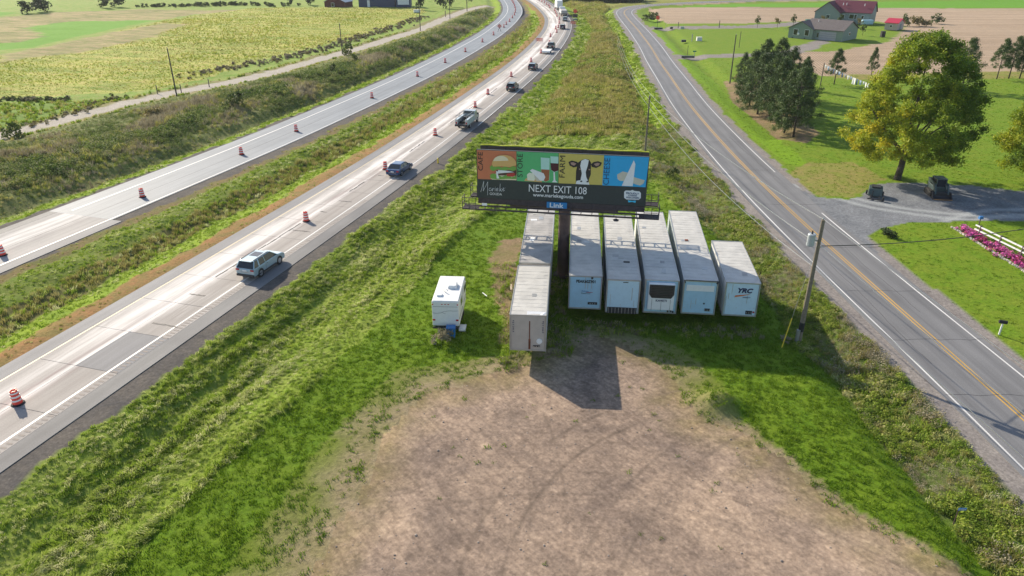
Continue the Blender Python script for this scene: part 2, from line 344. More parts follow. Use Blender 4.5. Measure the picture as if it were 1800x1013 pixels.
def ground_mat(name, mode='grass'):
    k = NT(name)
    a1 = k.n("ShaderNodeAttribute", attribute_name='c1'); a2 = k.n("ShaderNodeAttribute", attribute_name='c2')
    n1 = k.noise(.45, 8, .68, dist=.4); f = k.ramp(n1, 0, [(.38, (0, 0, 0)), (.62, (1, 1, 1))])
    m = k.mix((f, 0), (a1, 0), (a2, 0))
    n2 = k.noise(3.5, 6, .75); v = k.ramp(n2, 0, [(.25, (.62, .62, .62)), (.75, (1.35, 1.35, 1.35))])
    m2 = k.mix(1.0, (m, 2), (v, 0), 'MULTIPLY')
    last = m2; bumpsrc = n2
    if mode == 'lot':
        g = k.n("ShaderNodeTexVoronoi"); g.inputs['Scale'].default_value = 7; p = k.pos(); k.l(p[0], p[1], g, 'Vector')
        sp = k.ramp(g, 1, [(0, (.72, .7, .7)), (1, (1.25, 1.22, 1.2))]); last = k.mix(.6, (m2, 2), (sp, 0), 'MULTIPLY')
        # single tyre tracks sweeping round the lot
        sx_ = k.n("ShaderNodeSeparateXYZ"); k.l(p[0], p[1], sx_, 0); wob = k.noise(.12, 1, .4)
        for (cx, cy, rad, wd, st) in ((16.5, 22.0, 17.2, .16, .30), (16.5, 22.0, 19.2, .16, .22), (30.0, 14.0, 27.0, .14, .22), (30.0, 14.0, 29.0, .14, .18), (-34.0, 30.0, 35.0, .14, .16), (-34.0, 30.0, 36.9, .14, .16), (2, 8, 22.5, .12, .16), (2, 8, 24.3, .12, .16)):
            ddx = k.math('SUBTRACT', (sx_, 0), cx); ddy = k.math('SUBTRACT', (sx_, 1), cy)
            r_ = k.math('SQRT', (k.math('ADD', (k.math('MULTIPLY', (ddx, 0), (ddx, 0)), 0), (k.math('MULTIPLY', (ddy, 0), (ddy, 0)), 0)), 0))
            q_ = k.math('ABSOLUTE', (k.math('SUBTRACT', (k.math('ADD', (r_, 0), (k.math('MULTIPLY', (wob, 0), .7), 0)), 0), rad + .35), 0))
            f_ = k.math('SUBTRACT', 1.0, (k.math('DIVIDE', (q_, 0), wd * 1.25), 0), clamp=True)
            fade = k.noise(.16, 3, .5); f2 = k.math('MULTIPLY', (f_, 0), (k.ramp(fade, 0, [(.34, (0, 0, 0)), (.52, (min(1, st * 2.3),) * 3)]), 0), clamp=True)
            last = k.mix((f2, 0), (last, 2), (.15, .12, .095))
        m5 = k.noise(1.9, 9, .78); last = k.mix(1.0, (last, 2), (k.ramp(m5, 0, [(.3, (.70, .69, .69)), (.7, (1.26, 1.25, 1.24))]), 0), 'MULTIPLY')
        # fine streaks where wheels dragged the surface
        stv = k.scaled((.5, 3.2, 1), .9); s3 = k.noise(1.0, 5, .65, vec=stv, dist=.5); last = k.mix(.75, (last, 2), (k.mix(1.0, (last, 2), (k.ramp(s3, 0, [(.3, (.72, .70, .70)), (.7, (1.22, 1.22, 1.2))]), 0), 'MULTIPLY'), 2))
        big = k.noise(.11, 5, .65, dist=.8); br = k.ramp(big, 0, [(.35, (.66, .65, .68)), (.65, (1.2, 1.16, 1.12))]); last = k.mix(1.0, (last, 2), (br, 0), 'MULTIPLY')
    if mode == 'corn':
        sc = k.scaled((.10, .5, 1), .25); big = k.noise(.55, 4, .6, vec=sc); br = k.ramp(big, 0, [(.35, (.6, .75, .5)), (.65, (1.3, 1.2, 1.3))]); last = k.mix(1.0, (m2, 2), (br, 0), 'MULTIPLY')
    if mode == 'stubble':
        p = k.scaled((1, 1, 1), .18); w = k.n("ShaderNodeTexWave", wave_type='BANDS', bands_direction='X'); w.inputs['Scale'].default_value = .42; w.inputs['Distortion'].default_value = .6
        k.l(p[0], p[1], w, 'Vector'); wr = k.ramp(w, 1, [(.1, (.72, .70, .66)), (.6, (1.08, 1.08, 1.1))]); nz = k.noise(.02, 3, .5); fz = k.ramp(nz, 0, [(.46, (0, 0, 0)), (.56, (1, 1, 1))])
        last = k.mix((fz, 0), (m2, 2), (k.mix(1.0, (m2, 2), (wr, 0), 'MULTIPLY'), 2))
        st = k.scaled((.04, .35, 1), .05); s2 = k.noise(.5, 4, .6, vec=st); br = k.ramp(s2, 0, [(.35, (.86, .84, .8)), (.65, (1.12, 1.1, 1.1))]); last = k.mix(1.0, (last, 2), (br, 0), 'MULTIPLY')
    if mode == 'gravel':
        if name == 'gravel_driveway':
            for (cx, cy, rad) in ((58.0, 61.5, 14.0), (58.0, 61.5, 15.8), (56.0, 95.0, 22.0), (56.0, 95.0, 20.2)):
                sx_ = k.n("ShaderNodeSeparateXYZ"); p = k.pos(); k.l(p[0], p[1], sx_, 0); ddx = k.math('SUBTRACT', (sx_, 0), cx); ddy = k.math('SUBTRACT', (sx_, 1), cy)
                r_ = k.math('SQRT', (k.math('ADD', (k.math('MULTIPLY', (ddx, 0), (ddx, 0)), 0), (k.math('MULTIPLY', (ddy, 0), (ddy, 0)), 0)), 0))
                q_ = k.math('ABSOLUTE', (k.math('SUBTRACT', (k.math('ADD', (r_, 0), (k.noise(.3, 2, .5), 0)), 0), rad + .5), 0)); f_ = k.math('SUBTRACT', 1.0, (k.math('DIVIDE', (q_, 0), .8), 0), clamp=True)
                m2 = k.mix((k.math('MULTIPLY', (f_, 0), .75), 0), (m2, 2), (.36, .38, .385))
        g = k.n("ShaderNodeTexVoronoi"); g.inputs['Scale'].default_value = 9; p = k.pos(); k.l(p[0], p[1], g, 'Vector')
        sp = k.ramp(g, 1, [(0, (.6, .6, .6)), (1, (1.3, 1.3, 1.3))]); last = k.mix(.55, (m2, 2), (sp, 0), 'MULTIPLY')
    k.l(last, 2, k.b, 'Base Color'); k.b.inputs['Roughness'].default_value = .95; k.b.inputs['Specular IOR Level'].default_value = .15
    k.bump(bumpsrc, 0, .9 if mode in ('grass', 'corn') else .55, .12 if mode in ('grass', 'corn') else .05)
    return k.m

def foliage(name, cols, trans=.4, patch=.25, rough=.7, stretch=None):
    """leaves and blades: per-instance and per-place colour, light shining through"""
    k = NT(name); oi = k.n("ShaderNodeObjectInfo"); t = k.noise(patch, 3, .6) if stretch is None else k.noise(patch, 3, .6, vec=k.scaled((1, stretch[1], 1), stretch[0]), dist=.3)
    f = k.math('ADD', (k.math('MULTIPLY', (oi, 'Random'), .4), 0), (k.math('MULTIPLY', (t, 0), .75), 0))
    n = len(cols); r = k.ramp(f, 0, [(.28 + .52 * i / (n - 1), c) for i, c in enumerate(cols)])
    k.l(r, 0, k.b, 'Base Color'); k.b.inputs['Roughness'].default_value = rough; k.b.inputs['Specular IOR Level'].default_value = .25
    tr = k.n("ShaderNodeBsdfTranslucent"); k.l(r, 0, tr, 0); mx = k.n("ShaderNodeMixShader"); mx.inputs[0].default_value = trans
    k.l(k.b, 0, mx, 1); k.l(tr, 0, mx, 2); k.l(mx, 0, k.out, 0); return k.m

def tree_mat(name, trans=.35):
    k = NT(name); a = k.n("ShaderNodeAttribute", attribute_name='leaf'); k.l(a, 0, k.b, 'Base Color'); k.b.inputs['Roughness'].default_value = .6
    k.b.inputs['Specular IOR Level'].default_value = .3
    tr = k.n("ShaderNodeBsdfTranslucent"); k.l(a, 0, tr, 0); mx = k.n("ShaderNodeMixShader"); mx.inputs[0].default_value = trans
    k.l(k.b, 0, mx, 1); k.l(tr, 0, mx, 2); k.l(mx, 0, k.out, 0); return k.m
LEAF = tree_mat('leaves', .4); NEEDLE = tree_mat('needles', .15)

M = {}
M['white'] = plain('white_paint', (.74, .75, .75), .45, var=.05)
M['offwhite'] = plain('weathered_white', (.62, .63, .62), .6, var=.12, scale=1.2)
M['black'] = plain('black_rubber', (.02, .02, .02), .8)
M['dark'] = plain('dark_metal', (.045, .045, .05), .5, .3)
M['steel'] = plain('galvanised_steel', (.35, .36, .37), .45, .7)
M['rustpole'] = plain('brown_steel', (.10, .06, .055), .6, var=.35, scale=1.5)
M['catwalk'] = plain('purple_brown_steel', (.06, .045, .05), .6, var=.3)
M['wood'] = plain('pole_wood', (.19, .16, .12), .85, var=.3, scale=6)
M['darkwood'] = plain('dark_pole_wood', (.09, .075, .065), .85, var=.3, scale=6)
M['bark'] = plain('bark', (.075, .06, .05), .95, var=.4, scale=4)
M['orange'] = plain('drum_orange', (.80, .065, .045), .45, var=.08)
M['reflect'] = plain('reflective_white', (.8, .78, .76), .35, var=.05)
M['yellow'] = plain('yellow_plastic', (.75, .55, .04), .5)
M['red'] = plain('red_lens', (.45, .01, .01), .25)
M['blue'] = plain('blue_paint', (.03, .16, .42), .45)
M['tan'] = plain('tan_board', (.42, .34, .24), .8)
M['glass'] = plain('dark_glass', (.015, .02, .025), .06, var=.05, spec=.8)
M['wire'] = plain('wire', (.5, .5, .48), .4, .8)
M['darkwire'] = plain('dark_cable', (.03, .03, .03), .6)
M['chrome'] = plain('alloy', (.5, .5, .52), .3, .8)

# ------------------------------------------------------------------ terrain
def graded(a, segs):
    out = [a]
    for end, s0, s1 in segs:
        st = out[-1]; v = st
        while v < end - 1e-6:
            t = (v - st) / (end - st); v += s0 + (s1 - s0) * t; out.append(min(v, end))
    return np.array(out)
ys = graded(14, [(60, .32, .38), (120, .38, .62), (200, .65, 1.3), (420, 1.3, 4), (1500, 6, 90)])
ys = np.r_[-40, -20, -5, 5, 10, ys]
xr = graded(0, [(48, .42, .46), (90, .5, 1.3), (260, 1.4, 5), (1300, 8, 90)])
xs = np.r_[-xr[:0:-1], xr]
X, Y = np.meshgrid(xs, ys); x = X.ravel(); y = Y.ravel()
zid, *dd = zone(x, y)
dd2 = (sdist(x, y, NEAR), sdist(x, y, FAR), sdist(x, y, COUNTY), sdist(x, y, TRACK))
hh = height(x, y, dd2)
CC = {  # base colours of what grows or lies in each zone: two shades that mingle
 'rough': ((.13, .20, .02), (.18, .21, .04)), 'lawn': ((.10, .185, .008), (.135, .21, .012)), 'lot': ((.36, .285, .22), (.25, .20, .16)), 'thin': ((.18, .18, .05), (.28, .22, .13)),
 'gravel': ((.21, .19, .18), (.26, .235, .215)), 'stubble': ((.40, .30, .21), (.34, .265, .19)), 'hay': ((.11, .28, .012), (.13, .30, .02)), 'corn': ((.27, .33, .045), (.40, .36, .11)),
 'brush': ((.11, .15, .03), (.17, .18, .06)), 'medtan': ((.16, .14, .045), (.11, .13, .03)), 'brown': ((.30, .16, .065), (.20, .16, .05)), 'prairie': ((.27, .25, .07), (.20, .23, .04)),
 'rlawn': ((.125, .225, .010), (.17, .235, .018)), 'lime': ((.175, .30, .01), (.15, .27, .01)), 'weeds': ((.09, .14, .025), (.13, .14, .05)), 'tanrough': ((.34, .26, .14), (.24, .24, .08)),
 'pasture': ((.17, .28, .03), (.13, .21, .03)), 'dirt': ((.26, .18, .11), (.17, .15, .06)), 'verge': ((.22, .31, .018), (.17, .26, .02)), 'laid': ((.16, .24, .02), (.22, .27, .05)),
 'trackgrass': ((.17, .20, .05), (.24, .20, .09)), 'farfield': ((.16, .28, .03), (.26, .30, .07)), 'dgravel': ((.085, .08, .078), (.13, .115, .10)), 'drygrass': ((.26, .22, .07), (.20, .23, .04)), 'browngr': ((.20, .14, .06), (.14, .15, .04)), 'tgravel': ((.42, .38, .33), (.36, .33, .28)), 'drivegrey': ((.15, .16, .175), (.21, .22, .235))}
inv = {v: k for k, v in Z.items()}
c1 = np.array([(*CC[inv[i]][0], 1) for i in range(len(Z))])[zid]; c2 = np.array([(*CC[inv[i]][1], 1) for i in range(len(Z))])[zid]
_l = np.array(LOT + [LOT[0]]); sdl = np.abs(sdist(x, y, _l)) * np.where(inpoly(x, y, LOT), 1, -1) + (vnoise(x, y, 1.5, 50) - .5) * 2.4
_t = np.clip((sdl + .2) / 3.2, 0, 1)[:, None]; _m = (zid == Z['lot'])[:, None]
e1 = np.array([.30, .235, .15, 1]); e2 = np.array([.22, .19, .09, 1]); c1 = np.where(_m, c1 * _t + e1 * (1 - _t), c1); c2 = np.where(_m, c2 * _t + e2 * (1 - _t), c2)
_t = np.clip(-sdl / 4.0, 0, 1)[:, None]; _m = (zid == Z['thin'])[:, None]; g1 = np.array([.14, .19, .02, 1]); c1 = np.where(_m, e1 * (1 - _t) + g1 * _t, c1); c2 = np.where(_m, e2 * (1 - _t) + g1 * _t, c2)
ny, nx = X.shape
I = np.arange(nx * ny).reshape(ny, nx)
F = np.stack([I[:-1, :-1], I[:-1, 1:], I[1:, 1:], I[1:, :-1]], -1).reshape(-1, 4)
V = np.c_[x, y, hh]
NAMES = {'lawn': 'lawn', 'thin': 'lawn', 'lot': 'gravel_lot', 'gravel': 'gravel_shoulder', 'dgravel': 'gravel_shoulder', 'tgravel': 'farm_track', 'drivegrey': 'gravel_driveway', 'stubble': 'stubble_field', 'hay': 'hay_field', 'corn': 'corn_field', 'tanrough': 'corn_field',
         'rlawn': 'house_lawn', 'lime': 'house_lawn', 'drygrass': 'house_lawn', 'farfield': 'pasture', 'pasture': 'pasture'}
fz = zid[F[:, 0]]; fname = np.array([NAMES.get(inv[i], 'ground') for i in range(len(Z))])[fz]
MODE = {'gravel_lot': 'lot', 'gravel_shoulder': 'gravel', 'farm_track': 'gravel', 'gravel_driveway': 'gravel', 'stubble_field': 'stubble', 'corn_field': 'corn'}
for nm in sorted(set(fname)):
    FF = F[fname == nm]; u, invx = np.unique(FF, return_inverse=True)
    o = npmesh(nm, V[u], invx.reshape(FF.shape), ground_mat(nm, MODE.get(nm, 'grass')), attrs={'c1': ('FLOAT_COLOR', c1[u]), 'c2': ('FLOAT_COLOR', c2[u])}, smooth=True)
    o['kind'] = 'structure'

# ------------------------------------------------------------------ roads
def offset_pts(L, o, i0=0, i1=None):
    """points at distance o to the right of the line"""
    i1 = len(L) if i1 is None else i1
    T = np.gradient(L, axis=0); T /= np.linalg.norm(T, axis=1)[:, None]
    N = np.c_[T[:, 1], -T[:, 0]]
    return (L + N * o)[i0:i1]
def ribbon_data(L, o0, o1, z, i0=0, i1=None, nu=1):
    cols = [offset_pts(L, o0 + (o1 - o0) * k / nu, i0, i1) for k in range(nu + 1)]
    n = len(cols[0]); V = np.concatenate([np.c_[c, np.full(n, z)] for c in cols])
    cs = L[i0:i1 if i1 is not None else len(L)]; dd_ = np.r_[0, np.cumsum(np.linalg.norm(np.diff(cs, axis=0), axis=1))]
    ribbon_data.rd = np.concatenate([np.c_[np.full(n, o0 + (o1 - o0) * k / nu), dd_, np.zeros(n)] for k in range(nu + 1)])
    Fs = [(k * n + i, (k + 1) * n + i, (k + 1) * n + i + 1, k * n + i + 1) for k in range(nu) for i in range(n - 1)]
    return V, np.array(Fs)
def resample(L, step):
    d = np.r_[0, np.cumsum(np.linalg.norm(np.diff(L, axis=0), axis=1))]; t = np.arange(0, d[-1], step)
    return np.c_[np.interp(t, d, L[:, 0]), np.interp(t, d, L[:, 1])]
def ribbon(name, L, o0, o1, z, mat, parent=None, skirt=True, s0=0, **kw):
    V, F = ribbon_data(L, o0, o1, z, **kw); n = len(V); rd = ribbon_data.rd + [0, s0, 0]
    if skirt:
        nn = len(L[kw.get('i0', 0):kw.get('i1', None)])
        Vs = V.copy(); Vs[:, 2] = z - .25; V2 = np.vstack([V, Vs])
        F2 = [(i, i + 1, n + i + 1, n + i) for i in range(nn - 1)] + [(n - nn + i + 1, n - nn + i, 2 * n - nn + i, 2 * n - nn + i + 1) for i in range(nn - 1)]
        V = V2; F = np.vstack([F, F2]); rd = np.vstack([rd, rd])
    o = npmesh(name, V, F, mat, parent, {'rd': ('FLOAT_VECTOR', rd)})
    if parent is None: o['kind'] = 'structure'
    return o

def road_mat(name, base, streak, rough=.75, spec=.4, dusty=None, fine=12.0, patch=.12, tracks=(), dustbands=()):
    """road surface; the attribute rd carries (metres across, metres along)"""
    k = NT(name); n0 = k.noise(patch, 6, .65); m = k.mix((k.ramp(n0, 0, [(.35, (0, 0, 0)), (.65, (1, 1, 1))]), 0), base, streak)
    at = k.n("ShaderNodeAttribute", attribute_name='rd')
    def rdmap(sc): mp = k.n("ShaderNodeMapping"); mp.inputs['Scale'].default_value = sc; k.l(at, 1, mp, 0); return mp, 0
    ns = k.noise(1.0, 5, .65, vec=rdmap((1.6, .045, 1))); m2 = k.mix(1.0, (m, 2), (k.ramp(ns, 0, [(.3, (.82, .82, .82)), (.7, (1.12, 1.12, 1.12))]), 0), 'MULTIPLY')
    nf = k.noise(fine, 3, .7); m3 = k.mix(1.0, (m2, 2), (k.ramp(nf, 0, [(.3, (.84, .84, .84)), (.7, (1.14, 1.14, 1.14))]), 0), 'MULTIPLY')
    last = m3; sx = k.n("ShaderNodeSeparateXYZ"); k.l(at, 1, sx, 0)
    def band(c, w):
        q = k.math('ABSOLUTE', (k.math('SUBTRACT', (sx, 0), c), 0)); return k.math('SUBTRACT', 1.0, (k.math('DIVIDE', (q, 0), w), 0), clamp=True)
    for c, w, col, st in tracks:
        bb_ = k.math('MULTIPLY', (band(c, w), 0), (k.ramp(k.noise(1.0, 4, .6, vec=rdmap((2.5, .08, 1))), 0, [(.35, (0, 0, 0)), (.6, (st, st, st))]), 0)); last = k.mix((bb_, 0), (last, 2), col)
    if dusty:
        f = None
        for c, w, st in dustbands: t = k.math('MULTIPLY', (band(c, w), 0), st); f = t if f is None else k.math('MAXIMUM', (f, 0), (t, 0))
        nd = k.noise(1.0, 6, .7, vec=rdmap((.9, .06, 1)), dist=.5); ng = k.noise(.05, 4, .6)
        v = k.math('ADD', (k.math('ADD', (nd, 0), (k.math('MULTIPLY', (ng, 0), .7), 0)), 0), (f, 0)) if f else k.math('ADD', (nd, 0), (k.math('MULTIPLY', (ng, 0), .9), 0))
        last = k.mix((k.ramp(v, 0, [(.92 if f else .88, (0, 0, 0)), (1.0, (.92, .92, .92))]) if False else k.math('MULTIPLY', (k.math('SUBTRACT', (v, 0), .97, clamp=True), 0), 3.0, clamp=True), 0), (last, 2), dusty)
    k.l(last, 2, k.b, 'Base Color'); k.b.inputs['Roughness'].default_value = rough; k.b.inputs['Specular IOR Level'].default_value = spec
    k.bump(nf, 0, .3, .01); return k.m
R_CONC = [road_mat('concrete_pavement_right', (.38, .35, .325), (.32, .295, .275), .8, .25, dusty=(.70, .67, .64), tracks=((-1.1, .5, (.23, .205, .19), .5), (-2.6, .5, (.22, .17, .165), .6)), dustbands=((-3.0, 1.0, .42),)),
          road_mat('concrete_pavement_left', (.44, .41, .385), (.37, .345, .325), .8, .25, dusty=(.74, .71, .68), tracks=((-3.5, .55, (.26, .20, .195), .8),), dustbands=((-4.6, 1.9, .38), (-3.0, .7, .42)))]
R_PATCH = road_mat('patched_slab', (.215, .215, .225), (.19, .19, .20), .8)
R_ASPH = road_mat('shoulder_asphalt', (.15, .15, .155), (.20, .20, .20), .75, .3)
R_ASPL = road_mat('left_shoulder_asphalt', (.20, .20, .21), (.25, .25, .26), .75, .3)
R_FAR = road_mat('blue_grey_asphalt', (.185, .21, .24), (.225, .25, .28), .68, .35)
R_FARC = road_mat('dusty_concrete', (.38, .36, .345), (.31, .30, .295), .8, .25, dusty=(.72, .70, .68), dustbands=((1.6, 2.6, .42),), tracks=((3.6, .7, (.22, .20, .20), .8),))
R_CNTY = road_mat('county_asphalt', (.165, .165, .17), (.20, .20, .205), .7, .35, tracks=((-.9, .6, (.105, .105, .11), .6), (-2.5, .6, (.105, .105, .11), .6), (.9, .6, (.105, .105, .11), .6), (2.5, .6, (.105, .105, .11), .6)))
R_RUMB = road_mat('rumble_concrete', (.27, .235, .21), (.25, .22, .20), .8)
PWHITE = road_mat('white_line_paint', (.74, .73, .71), (.62, .61, .59), .5)
PYELL = road_mat('yellow_line_paint', (.62, .36, .06), (.52, .31, .07), .6)
PYELLF = road_mat('faded_yellow_paint', (.62, .52, .34), (.56, .48, .33), .6)
R_JOINT = plain('joint_sealant', (.05, .048, .05), .7)

NR = resample(NEAR, 2.5); NRS = resample(NEAR, 3.0)
ribbon('freeway_shoulder', NEAR, 0.85, 2.35, 0.0, R_ASPH)
ribbon('freeway_left_shoulder', NEAR, -7.9, -6.45, 0.0, R_ASPL)
# slabs, each lane a row of them: separate pieces near the camera, one strip beyond
d = np.r_[0, np.cumsum(np.linalg.norm(np.diff(NEAR, axis=0), axis=1))]
def at_s(L, s):
    dd_ = np.r_[0, np.cumsum(np.linalg.norm(np.diff(L, axis=0), axis=1))]
    p = np.array([np.interp(s, dd_, L[:, 0]), np.interp(s, dd_, L[:, 1])]); q = np.array([np.interp(s + 1, dd_, L[:, 0]), np.interp(s + 1, dd_, L[:, 1])])
    t = (q - p) / np.linalg.norm(q - p); return p, t, np.array([t[1], -t[0]])
s_start = 70.0; slab = 5.2; n_slab = 22
fr = ribbon('freeway_pavement', resample(NEAR, 3.0), -6.45, 0.85, -.03, R_JOINT)
def slab_piece(L, s0, s1, o0, o1, z, mat, parent, name='concrete_slab', gap=.02):
    V = []; rd = []
    for s, o in ((s0 + gap, o0 + gap), (s0 + gap, o1 - gap), (s1 - gap, o1 - gap), (s1 - gap, o0 + gap)):
        p, t, nn = at_s(L, s); q = p + nn * o; V.append((q[0], q[1], z)); rd.append((o, s, 0))
    V += [(a, b, c - .2) for a, b, c in V]; rd = rd + rd
    return npmesh(name, V, [(0, 1, 2, 3), (1, 0, 4, 5), (2, 1, 5, 6), (3, 2, 6, 7), (0, 3, 7, 4)], mat, parent, {'rd': ('FLOAT_VECTOR', rd)})
for k in range(n_slab):
    a, b = s_start + k * slab, s_start + (k + 1) * slab
    for lane, (o0, o1) in enumerate(((-6.45, -2.9), (-2.9, 0.85))):
        m_ = R_PATCH if (lane == 1 and k == 4) else R_CONC[1 if lane == 0 else 0]
        slab_piece(NEAR, a, b, o0, o1, 0.0 + rnd.uniform(-.003, .003), m_, fr)
sl_end = s_start + n_slab * slab
i_end = int(np.searchsorted(d, sl_end))
fine_near = np.array([at_s(NEAR, s)[0] for s in np.arange(sl_end, d[-1] - 2, 2.5)])
for (o0, o1), m_ in (((-6.45, -2.9), R_CONC[1]), ((-2.9, .85), R_CONC[0])):
    ribbon('lane_strip', fine_near, o0, o1, 0.0, m_, fr, skirt=False, s0=sl_end)
first = np.array([at_s(NEAR, s)[0] for s in np.arange(2, s_start + .1, 2.0)] + [at_s(NEAR, s_start)[0]])
ribbon('lane_strip', first, -6.45, .85, 0.0, R_CONC[0], fr, skirt=False)
WN = np.array([at_s(NEAR, s)[0] for s in np.arange(50, d[-1] - 5, 2.0)])
ribbon('edge_line', WN, -.08, .08, .006, PWHITE, fr, skirt=False)
ribbon('yellow_edge_line', WN, -6.35, -6.19, .006, PYELLF, fr, skirt=False)
ribbon('shoulder_edge_line', WN[60:], 2.15, 2.27, .006, PWHITE, fr, skirt=False)
rb = MB()
for s in np.arange(72, 130, .42):
    p, t, nn = at_s(NEAR, s); c = p + nn * .5; rb.box((c[0], c[1], .003), (.42, .16, .012), math.atan2(nn[1], nn[0]))
rs = rb.build('rumble_strip', R_RUMB, fr)
sm = MB()                                  # black sealant smears across joints and along the centre joint
for s, o0, o1 in ((77, -2.8, -.4), (82.3, -5.8, -4.6), (97.7, -2.2, .2), (103, -2.9, -1.3), (113, -1.5, .1), (119, -2.6, -.5), (125, -2.7, -1.9), (129, -2.5, -.8), (139.6, -2.4, -1.6), (146, -2.3, -.3)):
    p, t, nn = at_s(NEAR, s); n_ = 6
    for i in range(n_):
        a = o0 + (o1 - o0) * i / n_; b = o0 + (o1 - o0) * (i + 1) / n_; q = (p + nn * (a + b) / 2) + t * rnd.uniform(-.04, .04)
        sm.box((q[0], q[1], .006), (abs(b - a) * 1.05, rnd.uniform(.10, .22), .006), math.atan2(nn[1], nn[0]))
for s0, s1 in ((107, 121), (133, 137), (152, 158), (170, 185), (196, 204)):
    for s in np.arange(s0, s1, .8):
        p, t, nn = at_s(NEAR, s); q = p + nn * (-2.9 + rnd.uniform(-.05, .05)); sm.box((q[0], q[1], .009), (rnd.uniform(.08, .2), .84, .005), math.atan2(nn[1], nn[0]))
sm.build('joint_seal', R_JOINT, fr)

FS = np.r_[0, np.cumsum(np.linalg.norm(np.diff(FAR, axis=0), axis=1))]
iF = int(np.argmin(np.hypot(FAR[:, 0] + 50.5, FAR[:, 1] - 77)))
fa = ribbon('far_carriageway', FAR[iF:], -2.3, 6.75, 0.0, R_FAR)
ribbon('concrete_section', FAR[:iF + 1], -1.0, 6.6, 0.0, R_FARC, fa)
ribbon('shoulder', FAR[:iF + 1], -2.3, -1.02, 0.0, R_ASPH, fa)
ribbon('shoulder', FAR[:iF + 1], 6.62, 8.1, 0.0, R_ASPL, fa)
WF = np.array([at_s(FAR, s)[0] for s in np.arange(FS[iF] + 1, FS[-1] - 5, 2.0)])
ribbon('edge_line', WF, -.11, .11, .006, PWHITE, fa, skirt=False)
ribbon('inner_edge_line', FAR, 6.35, 6.5, .006, PWHITE, fa, skirt=False)
mf = MB()
for s in np.arange(FS[iF] - 30, FS[iF] + 130, 1.2):
    p, t, nn = at_s(FAR, s); q = p + nn * 3.1; mf.box((q[0], q[1], .004), (.05, 1.2, .004), math.atan2(nn[1], nn[0]))
mf.build('lane_joint', R_JOINT, fa)

cr = ribbon('county_road', COUNTY, -3.75, 3.85, 0.0, R_CNTY)
CW = resample(COUNTY, 2.0)
ribbon('left_edge_line', CW, -3.35, -3.22, .006, PWHITE, cr, skirt=False)
ribbon('right_edge_line', CW[:64], 3.22, 3.35, .006, PWHITE, cr, skirt=False)
ribbon('right_edge_line', CW[71:], 3.22, 3.35, .006, PWHITE, cr, skirt=False)
ribbon('centre_line', CW, -.20, -.09, .006, PYELL, cr, skirt=False); ribbon('centre_line', CW, .09, .20, .006, PYELL, cr, skirt=False)
ck = MB()
for yy in (40, 47.5, 56, 66, 79, 93, 108):
    x0 = 33 - 3.7; pts = [(x0 + i * .75, yy + rnd.uniform(-.12, .12)) for i in range(11)]
    for a, b in zip(pts[:-1], pts[1:]): ck.bar((*a, .003), (*b, .003), .035, .006)
for (xo, ya, yb) in ((-1.6, 44, 62), (1.7, 52, 74), (-.6, 78, 96), (2.2, 90, 112), (-2.4, 100, 118)):
    pts = []; yy = ya; xx = xo
    while yy < yb: pts.append((32.1 + xx, yy)); yy += rnd.uniform(.5, 1.1); xx += rnd.uniform(-.07, .07)
    for a, b in zip(pts[:-1], pts[1:]): ck.bar((*a, .003), (*b, .003), .028, .006)
ck.build('crack_seal', R_JOINT, cr)

# ------------------------------------------------------------------ ground cover (uncountable: scattered clumps)
def tuft(name, mat, n=14, h=.5, spread=.18, w=.03, bend=.5, dirbend=0.0, leafy=False, seed=1, heads=0):
    r = np.random.RandomState(seed); V = []; Fq = []
    for i in range(n):
        a = r.rand() * 6.283; rr = spread * math.sqrt(r.rand()); bx, by = rr * math.cos(a), rr * math.sin(a)
        hh_ = h * r.uniform(.55, 1.1); da = r.rand() * 6.283; dx, dy = math.cos(da) * bend * hh_ * r.rand() + dirbend * hh_, math.sin(da) * bend * hh_ * r.rand()
        wa = r.rand() * 3.1416; wx, wy = math.cos(wa) * w, math.sin(wa) * w; b = len(V)
        ww = (1.0, .9, .15) if not leafy else (.3, 1.3, .3)
        for j, t in enumerate((0, .55, 1)):
            q = t ** 1.8; zz = hh_ * t * (1 - .35 * (dirbend * q)); k = ww[j]
            V += [(bx + dx * q - wx * k, by + dy * q - wy * k, zz), (bx + dx * q + wx * k, by + dy * q + wy * k, zz)]
        Fq += [(b, b + 1, b + 3, b + 2), (b + 2, b + 3, b + 5, b + 4)]
    return npmesh(name, V, Fq, mat, 'proto')
def leafclump(name, mat, n=40, h=.8, rad=.4, size=.12, seed=1):
    r = np.random.RandomState(seed); V = []; Fq = []
    for i in range(n):
        a = r.rand() * 6.283; rr = rad * math.sqrt(r.rand()); c = np.array([rr * math.cos(a), rr * math.sin(a), h * (1 - (rr / rad) ** 2 * .5) * r.uniform(.35, 1)])
        nn = r.normal(size=3); nn[2] = abs(nn[2]) + .4; nn /= np.linalg.norm(nn); e1 = np.cross(nn, r.normal(size=3)); e1 /= np.linalg.norm(e1); e2 = np.cross(nn, e1)
        s_ = size * r.uniform(.6, 1.3); b = len(V)
        V += [tuple(c - e1 * s_), tuple(c - e2 * s_ * .5), tuple(c + e1 * s_), tuple(c + e2 * s_ * .5)]; Fq.append((b, b + 1, b + 2, b + 3))
    return npmesh(name, V, Fq, mat, 'proto')

